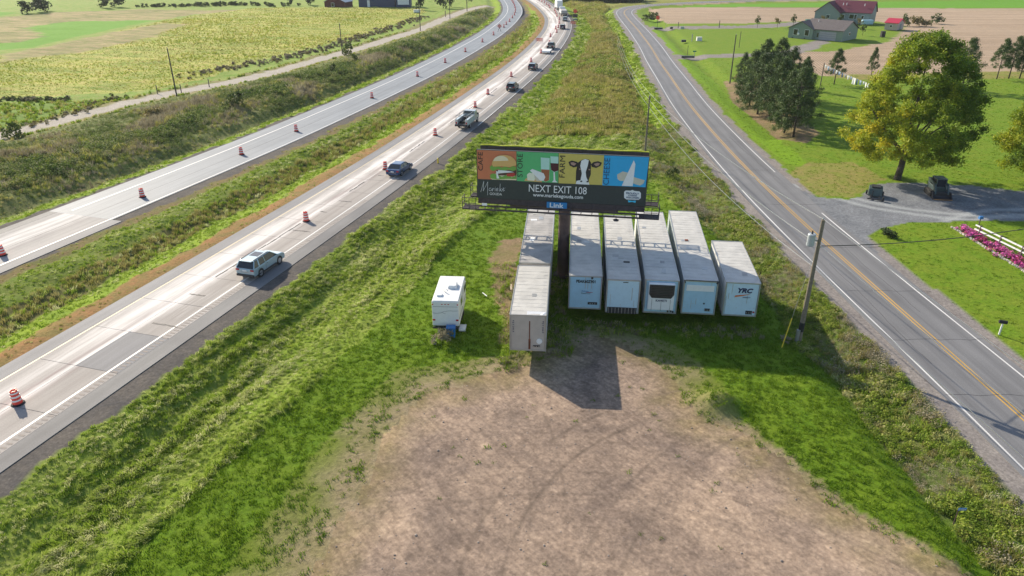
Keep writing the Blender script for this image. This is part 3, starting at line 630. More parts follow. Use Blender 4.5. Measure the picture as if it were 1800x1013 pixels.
def scatter(name, protos, px, py, scale, rot=None, idx=None, label=None, zoff=-.03, zz=None):
    n = len(px)
    if n == 0: return
    dn_, df_, dc_ = sdist(px, py, NEAR), sdist(px, py, FAR), sdist(px, py, COUNTY)
    ok = ((dn_ < -3.3) | (dn_ > 8.2)) & ((df_ < -8.0) | (df_ > 3.0)) & (np.abs(dc_) > 4.7); px, py, scale = px[ok], py[ok], np.asarray(scale)[ok]; n = len(px)
    rot = rot[ok] if rot is not None else None; idx = idx[ok] if idx is not None else None
    if zz is None: zz = height(px, py)
    me = bpy.data.meshes.new(name); me.vertices.add(n); me.vertices.foreach_set('co', np.c_[px, py, zz + zoff].astype(np.float32).ravel())
    rot = nr.rand(n) * 6.283 if rot is None else rot
    R = np.c_[nr.normal(0, .08, n), nr.normal(0, .08, n), rot].astype(np.float32)
    a = me.attributes.new('rotv', 'FLOAT_VECTOR', 'POINT'); a.data.foreach_set('vector', R.ravel())
    a = me.attributes.new('scl', 'FLOAT', 'POINT'); a.data.foreach_set('value', np.asarray(scale, np.float32))
    a = me.attributes.new('idx', 'INT', 'POINT'); a.data.foreach_set('value', (nr.randint(0, len(protos), n) if idx is None else idx).astype(np.int32))
    o = bpy.data.objects.new(name, me); link(o); o['kind'] = 'stuff'
    if label: o['label'] = label
    c = bpy.data.collections.new(name + '_kinds')
    for p in protos: c.objects.link(p)
    g = bpy.data.node_groups.new(name, 'GeometryNodeTree')
    g.interface.new_socket('Geometry', in_out='INPUT', socket_type='NodeSocketGeometry'); g.interface.new_socket('Geometry', in_out='OUTPUT', socket_type='NodeSocketGeometry')
    gi = g.nodes.new('NodeGroupInput'); go = g.nodes.new('NodeGroupOutput'); ip = g.nodes.new('GeometryNodeInstanceOnPoints'); ci = g.nodes.new('GeometryNodeCollectionInfo')
    ci.inputs[0].default_value = c; ci.inputs['Separate Children'].default_value = True; ci.inputs['Reset Children'].default_value = True
    def na(nm, ty):
        q = g.nodes.new('GeometryNodeInputNamedAttribute'); q.data_type = ty; q.inputs['Name'].default_value = nm; return q
    L = g.links
    L.new(gi.outputs[0], ip.inputs['Points']); L.new(ci.outputs[0], ip.inputs['Instance']); ip.inputs['Pick Instance'].default_value = True
    L.new(na('idx', 'INT').outputs[0], ip.inputs['Instance Index']); L.new(na('rotv', 'FLOAT_VECTOR').outputs[0], ip.inputs['Rotation']); L.new(na('scl', 'FLOAT').outputs[0], ip.inputs['Scale'])
    L.new(ip.outputs[0], go.inputs[0])
    md = o.modifiers.new('scatter', 'NODES'); md.node_group = g
    return o

def inview(x, y, m=60):
    zc = y * cT + CH * sT; X_ = 900 + FPX * x / zc; Y_ = 506.5 + FPX * (CH * cT - y * sT) / zc
    return (X_ > -m) & (X_ < 1800 + m) & (Y_ > -70) & (Y_ < 1013 + m)
def cand(x0, x1, y0, y1, dens0, dref=60.0, power=1.6):
    """random points, thinned with distance"""
    n = int((x1 - x0) * (y1 - y0) * dens0); px = nr.rand(n) * (x1 - x0) + x0; py = nr.rand(n) * (y1 - y0) + y0
    k = inview(px, py) & (nr.rand(n) < np.minimum(1, (dref / np.maximum(py, 1)) ** power)); return px[k], py[k]

FG = foliage('short_grass', [(.085, .17, .006), (.13, .225, .012), (.20, .30, .02)], .4, .35)
FLAID = foliage('laid_grass', [(.12, .21, .014), (.21, .32, .025), (.33, .41, .07), (.60, .60, .32)], .45, .42, stretch=(.32, .16))
FVERGE = foliage('verge_grass', [(.09, .17, .012), (.21, .31, .02), (.32, .40, .05)], .45, .3)
FPR = foliage('prairie_grass', [(.15, .21, .025), (.27, .31, .05), (.40, .37, .10), (.52, .46, .20)], .4, .09)
FTAN = foliage('tan_grass', [(.18, .20, .04), (.31, .28, .08), (.42, .37, .16)], .4, .3)
FWEED = foliage('weed_leaves', [(.11, .18, .02), (.19, .28, .025), (.30, .36, .05), (.42, .40, .17)], .4, .3)
FBR = foliage('brush_leaves', [(.05, .095, .018), (.10, .16, .03), (.18, .23, .05), (.30, .30, .13)], .38, .09)
FBT = foliage('seed_heads', [(.18, .16, .08), (.30, .26, .16), (.42, .38, .27)], .3, .2)
FCORN = foliage('corn_leaves', [(.23, .31, .035), (.30, .37, .05), (.41, .42, .08), (.50, .42, .17)], .45, .045)

# the near verge, tall grass blown over towards the camera
px, py = cand(-45, 26, 14, 120, 22, 55, 1.3); z_, *dd_ = zone(px, py); k = z_ == Z['laid']; px, py = px[k], py[k]
rowness = vnoise(-dd_[0][k], py * .13, 1.0, 40)
sc = (.40 + .85 * rowness) * nr.uniform(.7, 1.1, len(px)); T = [tuft('laid_grass_a', FLAID, 16, .42, .22, .022, .5, .9, seed=1), tuft('laid_grass_b', FLAID, 16, .5, .26, .022, .5, .55, seed=2), tuft('laid_grass_c', FLAID, 14, .3, .2, .024, .8, .2, seed=3)]
scatter('tall_grass', T, px, py, sc * np.clip(py / 75, .9, 1.6), rot=-.9 + 1.6 * (vnoise(px, py, 3.2, 22) - .5) * 2 + nr.normal(0, .35, len(px)))
# mown grass
px, py = cand(-26, 34, 14, 130, 14, 45, 1.4); z_, *dd_ = zone(px, py); k = (z_ == Z['lawn']) | ((z_ == Z['thin']) & (vnoise(px, py, 1.6, 30) > .5) & (nr.rand(len(px)) < .5)) | ((z_ == Z['thin']) & (nr.rand(len(px)) < .22)) | ((z_ == Z['lot']) & (nr.rand(len(px)) < .012) & (vnoise(px, py, 3, 31) > .55)); px, py = px[k], py[k]
scatter('mown_grass', [tuft('mown_grass_a', FG, 14, .13, .17, .018, .9, seed=5), tuft('mown_grass_b', FG, 14, .17, .2, .018, .7, seed=6)], px, py, nr.uniform(.7, 1.3, len(px)))
# verges and median
px, py = cand(-75, 70, 20, 330, 7, 75, 1.5); z_, dn_, df_, dc_, dt_ = zone(px, py)
k = np.isin(z_, [Z['verge'], Z['rough']]); sc = nr.uniform(.6, 1.2, k.sum()) * np.clip(py[k] / 90, .8, 2.2)
scatter('verge_grass', [tuft('verge_grass_a', FVERGE, 14, .3, .24, .028, .7, .3, seed=7), tuft('verge_grass_b', FLAID, 14, .38, .25, .028, .7, .5, seed=8)], px[k], py[k], sc * .85)
k = np.isin(z_, [Z['medtan'], Z['brown'], Z['browngr']]) & (nr.rand(len(px)) < np.where(z_ == Z['medtan'], 1, .2)); sc = nr.uniform(.6, 1.3, k.sum()) * np.clip(py[k] / 90, .9, 2.2) * np.where(z_[k] == Z['medtan'], .85, .35)
scatter('median_reeds', [tuft('reeds_a', FTAN, 18, .6, .3, .028, .5, seed=9), tuft('reeds_b', FLAID, 16, .5, .3, .028, .6, seed=10)], px[k], py[k], sc)
# prairie between the freeway and the county road
px, py = cand(-20, 46, 85, 400, 5, 110, 1.2); z_, *dd_ = zone(px, py); k = z_ == Z['prairie']; px, py = px[k], py[k]
sc = nr.uniform(.6, 1.2, len(px)) * (.6 + .9 * vnoise(px, py, 7, 23)) * np.clip(py / 110, .9, 2.0)
scatter('prairie_grass', [tuft('prairie_a', FPR, 18, .65, .34, .03, .5, seed=12), tuft('prairie_b', FPR, 18, .5, .36, .03, .7, .3, seed=13), leafclump('prairie_weed', FWEED, 34, .6, .4, .09, seed=14), tuft('prairie_z', FTAN, 18, .55, .34, .03, .6, seed=34)], px, py, sc,
        idx=np.where(vnoise(px, py, 5, 24) + nr.normal(0, .12, len(px)) > .66, 2, np.where(vnoise(px, py, 12, 43) + nr.normal(0, .12, len(px)) > .55, 3, nr.randint(0, 2, len(px)))))
# weeds in the county road ditch
px, py = cand(10, 36, 18, 125, 16, 50, 1.2); z_, *dd_ = zone(px, py); k = z_ == Z['weeds']; px, py = px[k], py[k]; v = vnoise(px, py, 3.0, 25) + nr.normal(0, .12, len(px))
scatter('ditch_weeds', [leafclump('weed_a', FWEED, 46, .55, .42, .10, seed=15), tuft('weed_b', FTAN, 18, .6, .3, .022, .6, .2, seed=16), tuft('weed_c', FLAID, 18, .5, .3, .022, .7, .3, seed=17), leafclump('weed_d', FBT, 40, .8, .35, .06, seed=18)],
        px, py, nr.uniform(.5, 1.0, len(px)) * (.5 + .7 * vnoise(px, py, 2.4, 26)), idx=np.select([v > .50, v > .36, v > .28], [0, 2, 1], 3))
# brush bank between the farm track and the far carriageway
px, py = cand(-110, 0, 60, 390, 4.2, 105, 1.2); z_, dn_, df_, dc_, dt_ = zone(px, py); k = (z_ == Z['brush']); px, py = px[k], py[k]; v = vnoise(px, py, 6, 27) + nr.normal(0, .13, len(px))
scatter('brush', [leafclump('brush_a', FBR, 60, 1.0, .6, .12, seed=19), leafclump('brush_b', FBR, 50, .7, .6, .10, seed=20), tuft('brush_c', FBT, 20, .9, .4, .03, .5, seed=21), tuft('brush_d', FPR, 20, .8, .4, .03, .5, seed=22)],
        px, py, nr.uniform(.6, 1.25, len(px)) * (.55 + 1.0 * vnoise(px, py, 8, 28)) * np.clip(py / 140, .9, 1.5) * np.clip((-dt_[k] - 3) / 12, .22, 1) * np.clip((df_[k] - 5) / 8, .35, 1), idx=np.select([v > .55, v > .38, v > .26], [0, 1, 3], 2))
# corn and pasture
px, py = cand(-260, 10, 118, 420, 1.9, 150, 1.3); z_, *dd_ = zone(px, py); k = (z_ == Z['corn']); px, py = px[k], py[k]; px = np.round(px / .9) * .9 + nr.normal(0, .1, len(px))
scatter('corn_stalks', [tuft('corn_a', FCORN, 16, 1.0, .45, .06, .5, seed=23), tuft('corn_b', FCORN, 16, 1.2, .45, .06, .6, seed=24), tuft('corn_c', FPR, 14, .8, .35, .05, .6, seed=33)], px, py, nr.uniform(.6, 1.2, len(px)) * (.55 + .7 * vnoise(px, py * .4, 14, 29)) * np.clip(py / 150, 1, 1.4) * .28, idx=np.where(vnoise(px * .35 + py * .1, py, 11, 44) + nr.normal(0, .1, len(px)) > .60, 2, nr.randint(0, 2, len(px))))
px, py = cand(-130, 70, 100, 260, 1.6, 150, 1.3); z_, *dd_ = zone(px, py); k = np.isin(z_, [Z['pasture'], Z['trackgrass']]); k &= ~((np.abs(dd_[3]) < 3.2)); px, py = px[k], py[k]
scatter('pasture_tufts', [tuft('pasture_a', FVERGE, 16, .5, .3, .04, .6, seed=25), tuft('pasture_b', FPR, 14, .5, .3, .04, .6, seed=26)], px, py, nr.uniform(.5, 1.2, len(px)))
# house lawns
px, py = cand(34, 120, 30, 200, 4.5, 70, 1.5); z_, *dd_ = zone(px, py); k = np.isin(z_, [Z['rlawn'], Z['lime'], Z['drygrass']]) & (nr.rand(len(px)) < .8); px, py = px[k], py[k]
scatter('lawn_grass', [tuft('lawn_a', FG, 14, .09, .24, .024, .9, seed=27), tuft('lawn_b', FG, 14, .08, .24, .024, .9, seed=28)], px, py, nr.uniform(.6, 1.2, len(px)))
# weeds along the trailers, the column and the dirt strip
px = nr.uniform(-4, 24, 5200); py = nr.uniform(41, 62, 5200); zz_, *dd_ = zone(px, py)
near_tr = np.zeros(len(px), bool)
for (ax_, ay_) in ((5.8, 50.3), (8.7, 49.6), (11.7, 49.5), (14.6, 49.4), (17.8, 49.1)): near_tr |= (np.abs(px - ax_) < 1.7) & (py > ay_ - 1.5) & (py < ay_ + .4)
near_tr |= (np.hypot(px - 4.4, py - 59) < 2.6) | ((np.abs(px + .2 - (py - 44) * .076) < .6) & (py > 43) & (py < 60)) | ((np.abs(px - 3.4) < 1.0) & (py > 45) & (py < 58))
near_tr |= (zz_ == Z['dirt']) & (nr.rand(len(px)) < .5); px, py = px[near_tr], py[near_tr]
scatter('trailer_weeds', [tuft('tw_a', FBT, 16, .45, .25, .02, .6, seed=51), tuft('tw_b', FVERGE, 16, .4, .25, .02, .6, seed=52), leafclump('tw_c', FWEED, 30, .45, .3, .07, seed=53)], px, py, nr.uniform(.5, 1.2, len(px)))
# stones on the lot
px, py = cand(-22, 40, 14, 60, 5, 25, 1.3); z_, *dd_ = zone(px, py); k = (z_ == Z['lot']) | ((z_ == Z['dgravel'])) ; px, py = px[k], py[k]
def stone(nm, seed):
    r = np.random.RandomState(seed); V = [(math.cos(a) * r.uniform(.7, 1.1), math.sin(a) * r.uniform(.7, 1.1), z) for z in (0, .5) for a in np.arange(5) * 1.2566] + [(0, 0, .8)]
    V = np.array(V) * .035; Fq = [(i, (i + 1) % 5, 5 + (i + 1) % 5, 5 + i) for i in range(5)] + [(5 + i, 5 + (i + 1) % 5, 10, 10) for i in range(5)]
    me = bpy.data.meshes.new(nm); me.from_pydata([tuple(v) for v in V], [], [f if f[2] != f[3] else f[:3] for f in Fq]); me.materials.append(M_STONE); return bpy.data.objects.new(nm, me)
M_STONE = plain('loose_stone', (.26, .22, .19), .9, var=.5, scale=.7, obj=False)
scatter('loose_stones', [stone('stone_a', 1), stone('stone_b', 2)], px, py, nr.gamma(2, .26, len(px)), zoff=-.005)

# ------------------------------------------------------------------ trees and bushes
def leaf_quads(C, sz, rs, flat=.0, asp=.55):
    n = len(C); N = rs.normal(size=(n, 3)); N[:, 2] = np.abs(N[:, 2]) + flat; N /= np.linalg.norm(N, axis=1)[:, None]
    e1 = np.cross(N, rs.normal(size=(n, 3))); e1 /= np.linalg.norm(e1, axis=1)[:, None]; e2 = np.cross(N, e1); s_ = (sz * rs.uniform(.6, 1.3, n))[:, None]
    V = np.stack([C - e1 * s_, C - e2 * s_ * asp, C + e1 * s_, C + e2 * s_ * asp], 1).reshape(-1, 3); return V, np.arange(4 * n).reshape(n, 4)
def crown_mesh(name, clumps, per, sz, cols, seed, mat, asp=.55, flat=.1, shell=.55):
    """clumps: rows of x,y,z,radius,colour position"""
    rs = np.random.RandomState(seed); P = []; Cc = []; cols = np.array(cols)
    for cx, cy, cz, r, cp in clumps:
        n = int(per * r * r); d_ = rs.normal(size=(n, 3)); d_ /= np.linalg.norm(d_, axis=1)[:, None]; d_[:, 2] *= .8
        rad = r * (shell + (1 - shell) * rs.rand(n)) * (1 + .25 * (rs.rand(n) - .5)); P.append(np.array([cx, cy, cz]) + d_ * rad[:, None])
        t = np.clip(cp + rs.normal(0, .13, n), 0, .999) * (len(cols) - 1); i = t.astype(int); f_ = (t - i)[:, None]; Cc.append(cols[i] * (1 - f_) + cols[np.minimum(i + 1, len(cols) - 1)] * f_)
    P = np.concatenate(P); Cc = np.concatenate(Cc); V, F = leaf_quads(P, sz, rs, flat, asp); C4 = np.c_[np.repeat(Cc, 4, 0), np.ones(len(Cc) * 4)]
    return npmesh(name, V, F, mat, 'proto', {'leaf': ('FLOAT_COLOR', C4)})
def limb(mb, pts, r0, r1, n=8):
    for i in range(len(pts) - 1):
        a, b = Vector(pts[i]), Vector(pts[i + 1]); t0 = i / (len(pts) - 1); t1 = (i + 1) / (len(pts) - 1); ra = r0 + (r1 - r0) * t0; rb = r0 + (r1 - r0) * t1
        d_ = (b - a).normalized(); e1 = d_.cross(Vector((.3, 1, .2))).normalized(); e2 = e1.cross(d_); vs = []
        for p, r in ((a, ra), (b, rb)): vs += [p + e1 * math.cos(6.283 * k / n) * r + e2 * math.sin(6.283 * k / n) * r for k in range(n)]
        mb.add(vs, [tuple(range(n - 1, -1, -1)), tuple(range(n, 2 * n))] + [(k, (k + 1) % n, n + (k + 1) % n, n + k) for k in range(n)])

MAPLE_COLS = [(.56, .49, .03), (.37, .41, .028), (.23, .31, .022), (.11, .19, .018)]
def maple(base, H, R, seed, label, lean=0.0, group=None, ylw=.5, per=150):
    t = empty('maple_tree', (base[0], base[1], float(height(np.array([base[0]]), np.array([base[1]]))[0]) + .02), 0, label, 'tree', group)
    rs = np.random.RandomState(seed); cz = H * .56; hzz = H * .44; cl = []
    zlo = 2.4 * H / 17
    for i in range(340):
        q = rs.rand() ** .8; z = zlo + (H - zlo) * q                 # broad low skirt, rounded uneven top
        prof = R * (math.sin(math.pi * min(1, .26 + .69 * q)) ** .60) * (1 + .14 * math.sin(3 * (i * 2.399) + q * 5)) if q < .97 else R * .2
        a = i * 2.399 + rs.normal(0, .3); k = (rs.uniform(.15, 1.0)) ** .42
        if q < .12: k = max(k, .55)
        p = (math.cos(a) * prof * k + lean * z, math.sin(a) * prof * k, z + rs.normal(0, .3))
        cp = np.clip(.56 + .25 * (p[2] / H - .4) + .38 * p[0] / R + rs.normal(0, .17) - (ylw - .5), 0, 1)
        cl.append((*p, rs.uniform(.085, .165) * R * 1.1, cp))
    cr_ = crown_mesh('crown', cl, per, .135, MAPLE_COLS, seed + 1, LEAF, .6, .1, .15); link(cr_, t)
    tr = MB(); limb(tr, [(0, 0, -.3), (0.05, 0, .6), (.15, 0, 2.0), (.1, .05, H * .3)], .62 * R / 9, .42 * R / 9, 10)
    for i in range(9):
        a = i * .698 * 1.0 + rs.rand() * .4; el = rs.uniform(.35, .8); L_ = R * rs.uniform(.5, .8); z0 = H * rs.uniform(.14, .32)
        limb(tr, [(.12, 0, z0), (math.cos(a) * L_ * .45, math.sin(a) * L_ * .45, z0 + H * .2 * el), (math.cos(a) * L_, math.sin(a) * L_, z0 + H * .5 * el)], .24 * R / 9, .05, 6)
    limb(tr, [(.1, .05, H * .28), (.3, .2, H * .6), (.1, 0, H * .88)], .36 * R / 9, .05, 7)
    tr.build('trunk', M['bark'], t, smooth=True); return t
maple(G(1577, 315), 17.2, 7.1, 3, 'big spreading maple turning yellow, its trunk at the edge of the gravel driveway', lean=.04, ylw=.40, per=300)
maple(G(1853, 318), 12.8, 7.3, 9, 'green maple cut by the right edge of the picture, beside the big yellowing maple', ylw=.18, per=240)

PINE_COLS = [(.045, .085, .02), (.085, .14, .035), (.14, .20, .055)]
def pine_parts(H, R, seed, bare=.15):
    rs = np.random.RandomState(seed); cl = []; tr = MB(); limb(tr, [(0, 0, -.3), (.05, 0, H * .5), (0, .05, H * .93)], .17 * H / 10, .04, 7)
    n = int(92 + 10 * rs.rand())
    for i in range(n):
        t = bare + (1 - bare) * (i + rs.rand()) / n; z = H * t; prof = R * (1.0 - .12 * (t < .3)) * (1 - ((t - .3) / .72) ** 1.5 if t > .3 else .9)
        a = rs.rand() * 6.283; k = rs.uniform(.3, 1.0) ** .7; p = (math.cos(a) * prof * k, math.sin(a) * prof * k, z * .97 + .15 * rs.normal())
        cl.append((*p, rs.uniform(.42, .82) * (R / 3.2), np.clip(.4 + rs.normal(0, .25), 0, 1)))
        if rs.rand() < .6: limb(tr, [(0, 0, z - .4), p], .045, .015, 4)
    cr_ = crown_mesh('crown', cl, 260, .16, PINE_COLS, seed + 50, NEEDLE, .28, .35, .1); tk = tr.build('trunk', M['bark'], None, smooth=True); COL.objects.unlink(tk)
    return cr_.data, tk.data
PV = [pine_parts(10.5, 3.7, 101, .16), pine_parts(10.5, 3.3, 102, .30), pine_parts(10.5, 3.9, 103, .12)]
pines = [((1395, 238), 117, 0, 1.0, 'bushy pine nearest the road, front tree of the cluster left of the big maple'),
         ((1379, 230), 120, 2, .9, 'pine standing just behind the front tree of the pine cluster'),
         ((1352, 205), 92, 0, .95, 'low-branched pine on the left flank of the pine cluster'),
         ((1318, 182), 84, 2, .95, 'leftmost pine of the cluster, beside the tall utility pole'),
         ((1332, 196), 88, 2, 1.0, 'pine low on the left edge of the cluster above the bare needle bed'),
         ((1366, 214), 100, 0, 1.0, 'wide pine in the heart of the cluster, behind the front tree'),
         ((1404, 205), 104, 2, .95, 'pine on the right edge of the cluster, next to the shaded lawn'),
         ((1304, 158), 92, 0, .9, 'small pine at the far left tip of the cluster'),
         ((1338, 170), 66, 1, .9, 'tallest dark pine rising from the middle of the cluster'),
         ((1362, 168), 66, 2, .85, 'pine at the back of the cluster with its top in front of the grey driveway'),
         ((1383, 182), 84, 0, .9, 'pine on the right shoulder of the cluster'),
         ((1412, 158), 98, 1, .75, 'small round-topped pine between the cluster and the clothesline'),
         ((1466, 148), 84, 1, 1.0, 'flat-topped pine behind the clothesline of laundry'),
         ((1530, 138), 82, 1, .7, 'thin pine half hidden behind the left side of the big maple'),
         ((1690, 158), 66, 2, .9, 'dark pine showing above the right shoulder of the big maple'),
         ((1752, 139), 66, 1, .9, 'left pine of the bare-trunked row at the far lawn edge'),
         ((1773, 138), 62, 1, .95, 'middle pine of the bare-trunked row at the far lawn edge'),
         ((1792, 138), 58, 0, .95, 'right pine of the bare-trunked row at the far lawn edge')]
for b, ty, vi, fat, lab in pines:
    g_ = G(*b); H = hz(b, ty); t = empty('pine_tree', (g_[0], g_[1], float(height(np.array([g_[0]]), np.array([g_[1]]))[0]) + .02), rnd.random() * 6, lab, 'tree', 'pine trees on the house lawn')
    s_ = H / 10.5; t.scale = (s_ * fat, s_ * fat, s_)
    c_ = bpy.data.objects.new('crown', PV[vi][0]); link(c_, t); k_ = bpy.data.objects.new('trunk', PV[vi][1]); link(k_, t)

BUSH_COLS = [(.05, .08, .02), (.09, .13, .03), (.16, .18, .05)]
def bush_mesh(seed, cols=BUSH_COLS, per=260, n=12, sz=.12):
    rs = np.random.RandomState(seed); cl = []
    for i in range(n):
        a = rs.rand() * 6.283; r = rs.rand() ** .5 * .75; cl.append((math.cos(a) * r, math.sin(a) * r, .25 + rs.rand() * (1.15 - r * .7), rs.uniform(.28, .42), np.clip(.45 + rs.normal(0, .2), 0, 1)))
    return crown_mesh('bush', cl, per, sz, cols, seed + 7, LEAF, .6, .2, .3).data
BM_ = [bush_mesh(1), bush_mesh(2), bush_mesh(3, [(.12, .12, .04), (.22, .18, .06), (.30, .24, .09)]), bush_mesh(4, [(.02, .035, .012), (.035, .06, .02), (.06, .09, .03)]), bush_mesh(5, [(.22, .20, .12), (.32, .29, .2), (.14, .16, .06)]), bush_mesh(6, [(.09, .075, .06), (.15, .125, .10), (.10, .11, .05)])]
def bush(px_, py_, w, h, v, label, group=None, name='bush', cat='bush'):
    g_ = G(px_, py_); o = bpy.data.objects.new(name, BM_[v]); link(o); o.location = (g_[0], g_[1], float(height(g_[:1], g_[1:2])[0]) - .05); o.scale = (w / 2, w / 2, h / 1.5); o.rotation_euler.z = rnd.random() * 6
    return tag(o, label, cat, group)
bush(1564, 414, 2.4, .9, 3, 'dark low shrub on the lawn inside the bend of the driveway')
bush(774, 600, 2.0, 1.5, 4, 'pale dry bush at the rear left corner of the camping trailer')
bush(1182, 312, 2.2, 1.7, 0, 'round weedy bush right of the billboard face')
bush(1380, 600, 1.1, .6, 4, 'grey dead weed clump at the foot of the yellow guy guard')
for i, (a, b, w, h, v, l) in enumerate([(52, 26, 9, 6, 3, 'left of the two round dark trees in the far left fields'), (79, 23, 10, 7, 3, 'right of the two round dark trees in the far left fields'),
        (183, 15, 7, 5, 3, 'small dark bush left of its pair on the far field boundary'), (207, 13, 8, 6, 3, 'small dark bush right of its pair on the far field boundary'),
        (612, 97, 3.6, 4.2, 0, 'bright green shrub beside the farm track and second pole'), (627, 112, 3.0, 2.6, 0, 'small green shrub in the brush below the farm track'), (583, 134, 3.0, 2.6, 0, 'pale green shrub on the brush bank above the far carriageway'),
        (22, 243, 4.0, 3.2, 0, 'grey-green bush where the farm track leaves the picture'), (270, 212, 3.6, 2.2, 2, 'rust-brown shrub in the brush bank'), (412, 196, 5, 3.6, 0, 'bushy shrub on the brush bank nearest the far carriageway'),
        (1590, 45, 5, 4.5, 1, 'yellow-green bush against the little red-roofed shed'), (1613, 45, 6, 5, 2, 'ochre bush in the row right of the red-roofed shed'), (1628, 46, 4.5, 3.5, 2, 'middle bush of the row right of the red-roofed shed'),
        (1645, 41, 6, 4, 1, 'last green bush of the row right of the red-roofed shed'), (1141, 36, 7, 3.5, 1, 'green bush in the bend of the county road'), (1149, 31, 5, 3, 0, 'small bush at the corner of the pink stubble field'),
        (1298, 141, 2.6, 2, 2, 'tan dead brush heap beside the tall utility pole'), (590, 11, 8, 6, 3, 'dark tree mass left of the small barn'), (545, 10, 6, 6, 3, 'dark tree among the far hedge left of the barns'), (510, 10, 4, 4, 3, 'small upright dark bush in the far hedge'),
        (738, 17, 5, 9, 3, 'tall dark tree right of the big blue-grey barn'), (776, 14, 7, 10, 3, 'dark tree behind the farm track right of the barn'), (792, 12, 5, 8, 3, 'slim dark tree right of the farm track poles')]):
    bush(a, b, w, h, v, l, cat='tree' if h > 5 else 'bush')
for i, (a, b, h) in enumerate([(1331, 49, 4.4), (1366, 49, 4.4), (1394, 47, 4.6), (1447, 44, 4.2), (1476, 46, 4.2), (1510, 50, 4.5), (1516, 62, 3.8)]):
    g_ = G(a, b); lab = ['young tree at the left end of the sapling row along the upper driveway', 'second young tree in the sapling row along the upper driveway', 'young tree in front of the green garbage cart', 'sapling before the big gable of the red-roofed house',
                         'sapling before the inner corner of the red-roofed house', 'sapling before the deck of the red-roofed house', 'thin sapling on the lawn right of the green house'][i]
    t = empty('young_tree', (g_[0], g_[1], -.1), 0, lab, 'tree', 'young lawn trees'); c_ = bpy.data.objects.new('crown', BM_[2 if i % 2 else 1]); link(c_, t); c_.scale = (1.25, 1.25, h * .45); c_.location.z = h * .3
    MB().bar((0, 0, 0), (0, 0, h * .6), .12, n=6).build('trunk', M['bark'], t)
g_ = G(821, 20); t = empty('young_tree', (g_[0], g_[1], 0), 0, 'lone tree with a bare trunk above the far carriageway', 'tree'); c_ = bpy.data.objects.new('crown', BM_[3]); link(c_, t); c_.scale = (3.4, 3.4, 3.6); c_.location.z = 4.0; MB().bar((0, 0, 0), (0, 0, 6), .35, n=6).build('trunk', M['bark'], t)

# far woods and hedges that read as one mass
def mass(name, pts, n, w, h, v, wid, seed):
    rs = np.random.RandomState(seed); P = np.array([G(*p) for p in pts]); d_ = np.r_[0, np.cumsum(np.linalg.norm(np.diff(P, axis=0), axis=1))]; t = rs.rand(n) * d_[-1]
    x_ = np.interp(t, d_, P[:, 0]) + rs.normal(0, wid, n); y_ = np.interp(t, d_, P[:, 1]) + rs.normal(0, wid, n)
    pr = [bpy.data.objects.new(name + '_kind_%s' % 'abc'[i], BM_[q]) for i, q in enumerate(v)]
    scatter(name, pr, x_, y_, rs.uniform(.6, 1.2, n) * h / 1.5)
mass('woods', [(1000, 0.5), (1040, 1), (1075, 1), (1110, 1.5)], 240, 5, 6.5, (0, 3, 1), 4, 1)
mass('hedge', [(240, 12), (330, 9), (420, 7), (480, 10), (500, 11.5)], 90, 3, 2.0, (3, 0), 2, 2)
mass('hedge_row', [(330, 134), (400, 120), (450, 112), (520, 98), (600, 77), (680, 52), (745, 30)], 420, 2, .9, (2, 4, 5), 1.8, 3)
mass('field_edge_brush', [(0, 176), (60, 177), (110, 176)], 60, 2, .8, (0, 4), .8, 4)
mass('gully_brush', [(170, 178), (190, 172), (205, 170), (160, 186), (110, 205), (60, 222)], 60, 2, .7, (0, 4, 2), 1.2, 5)

# ------------------------------------------------------------------ lettering
def text_mesh(name, s, width=None, height=None, mat=None, parent=None, Mx=None, depth=.004, shear=0.0, bold=0.0):
    cu = bpy.data.curves.new(name, 'FONT'); cu.body = s; cu.size = 1; cu.extrude = depth; cu.align_x = 'CENTER'; cu.align_y = 'CENTER'; cu.shear = shear; cu.offset = bold; cu.resolution_u = 3
    o = bpy.data.objects.new(name, cu); COL.objects.link(o)
    dg = bpy.context.evaluated_depsgraph_get(); me = bpy.data.meshes.new_from_object(o.evaluated_get(dg)); bpy.data.objects.remove(o)
    co = np.empty(len(me.vertices) * 3, np.float32); me.vertices.foreach_get('co', co); co = co.reshape(-1, 3)
    mn, mx = co.min(0), co.max(0); c = (mn + mx) / 2; w, h = mx[0] - mn[0], mx[1] - mn[1]
    sx = width / w if width else height / h; sy = height / h if height else sx
    co[:, 0] = (co[:, 0] - c[0]) * sx; co[:, 1] = (co[:, 1] - c[1]) * sy
    me.vertices.foreach_set('co', co.ravel()); me.update(); me.name = name
    me.materials.clear(); me.materials.append(mat)
    ob = bpy.data.objects.new(name, me); link(ob, parent)
    if Mx is not None: ob.matrix_local = Mx
    return ob
def face_mx(x, y, z, rot=0.0):
    """lettering standing up, read from the camera side (-y)"""
    return Matrix.Translation((x, y, z)) @ Matrix.Rotation(math.pi / 2, 4, 'X') @ Matrix.Rotation(rot, 4, 'Z')

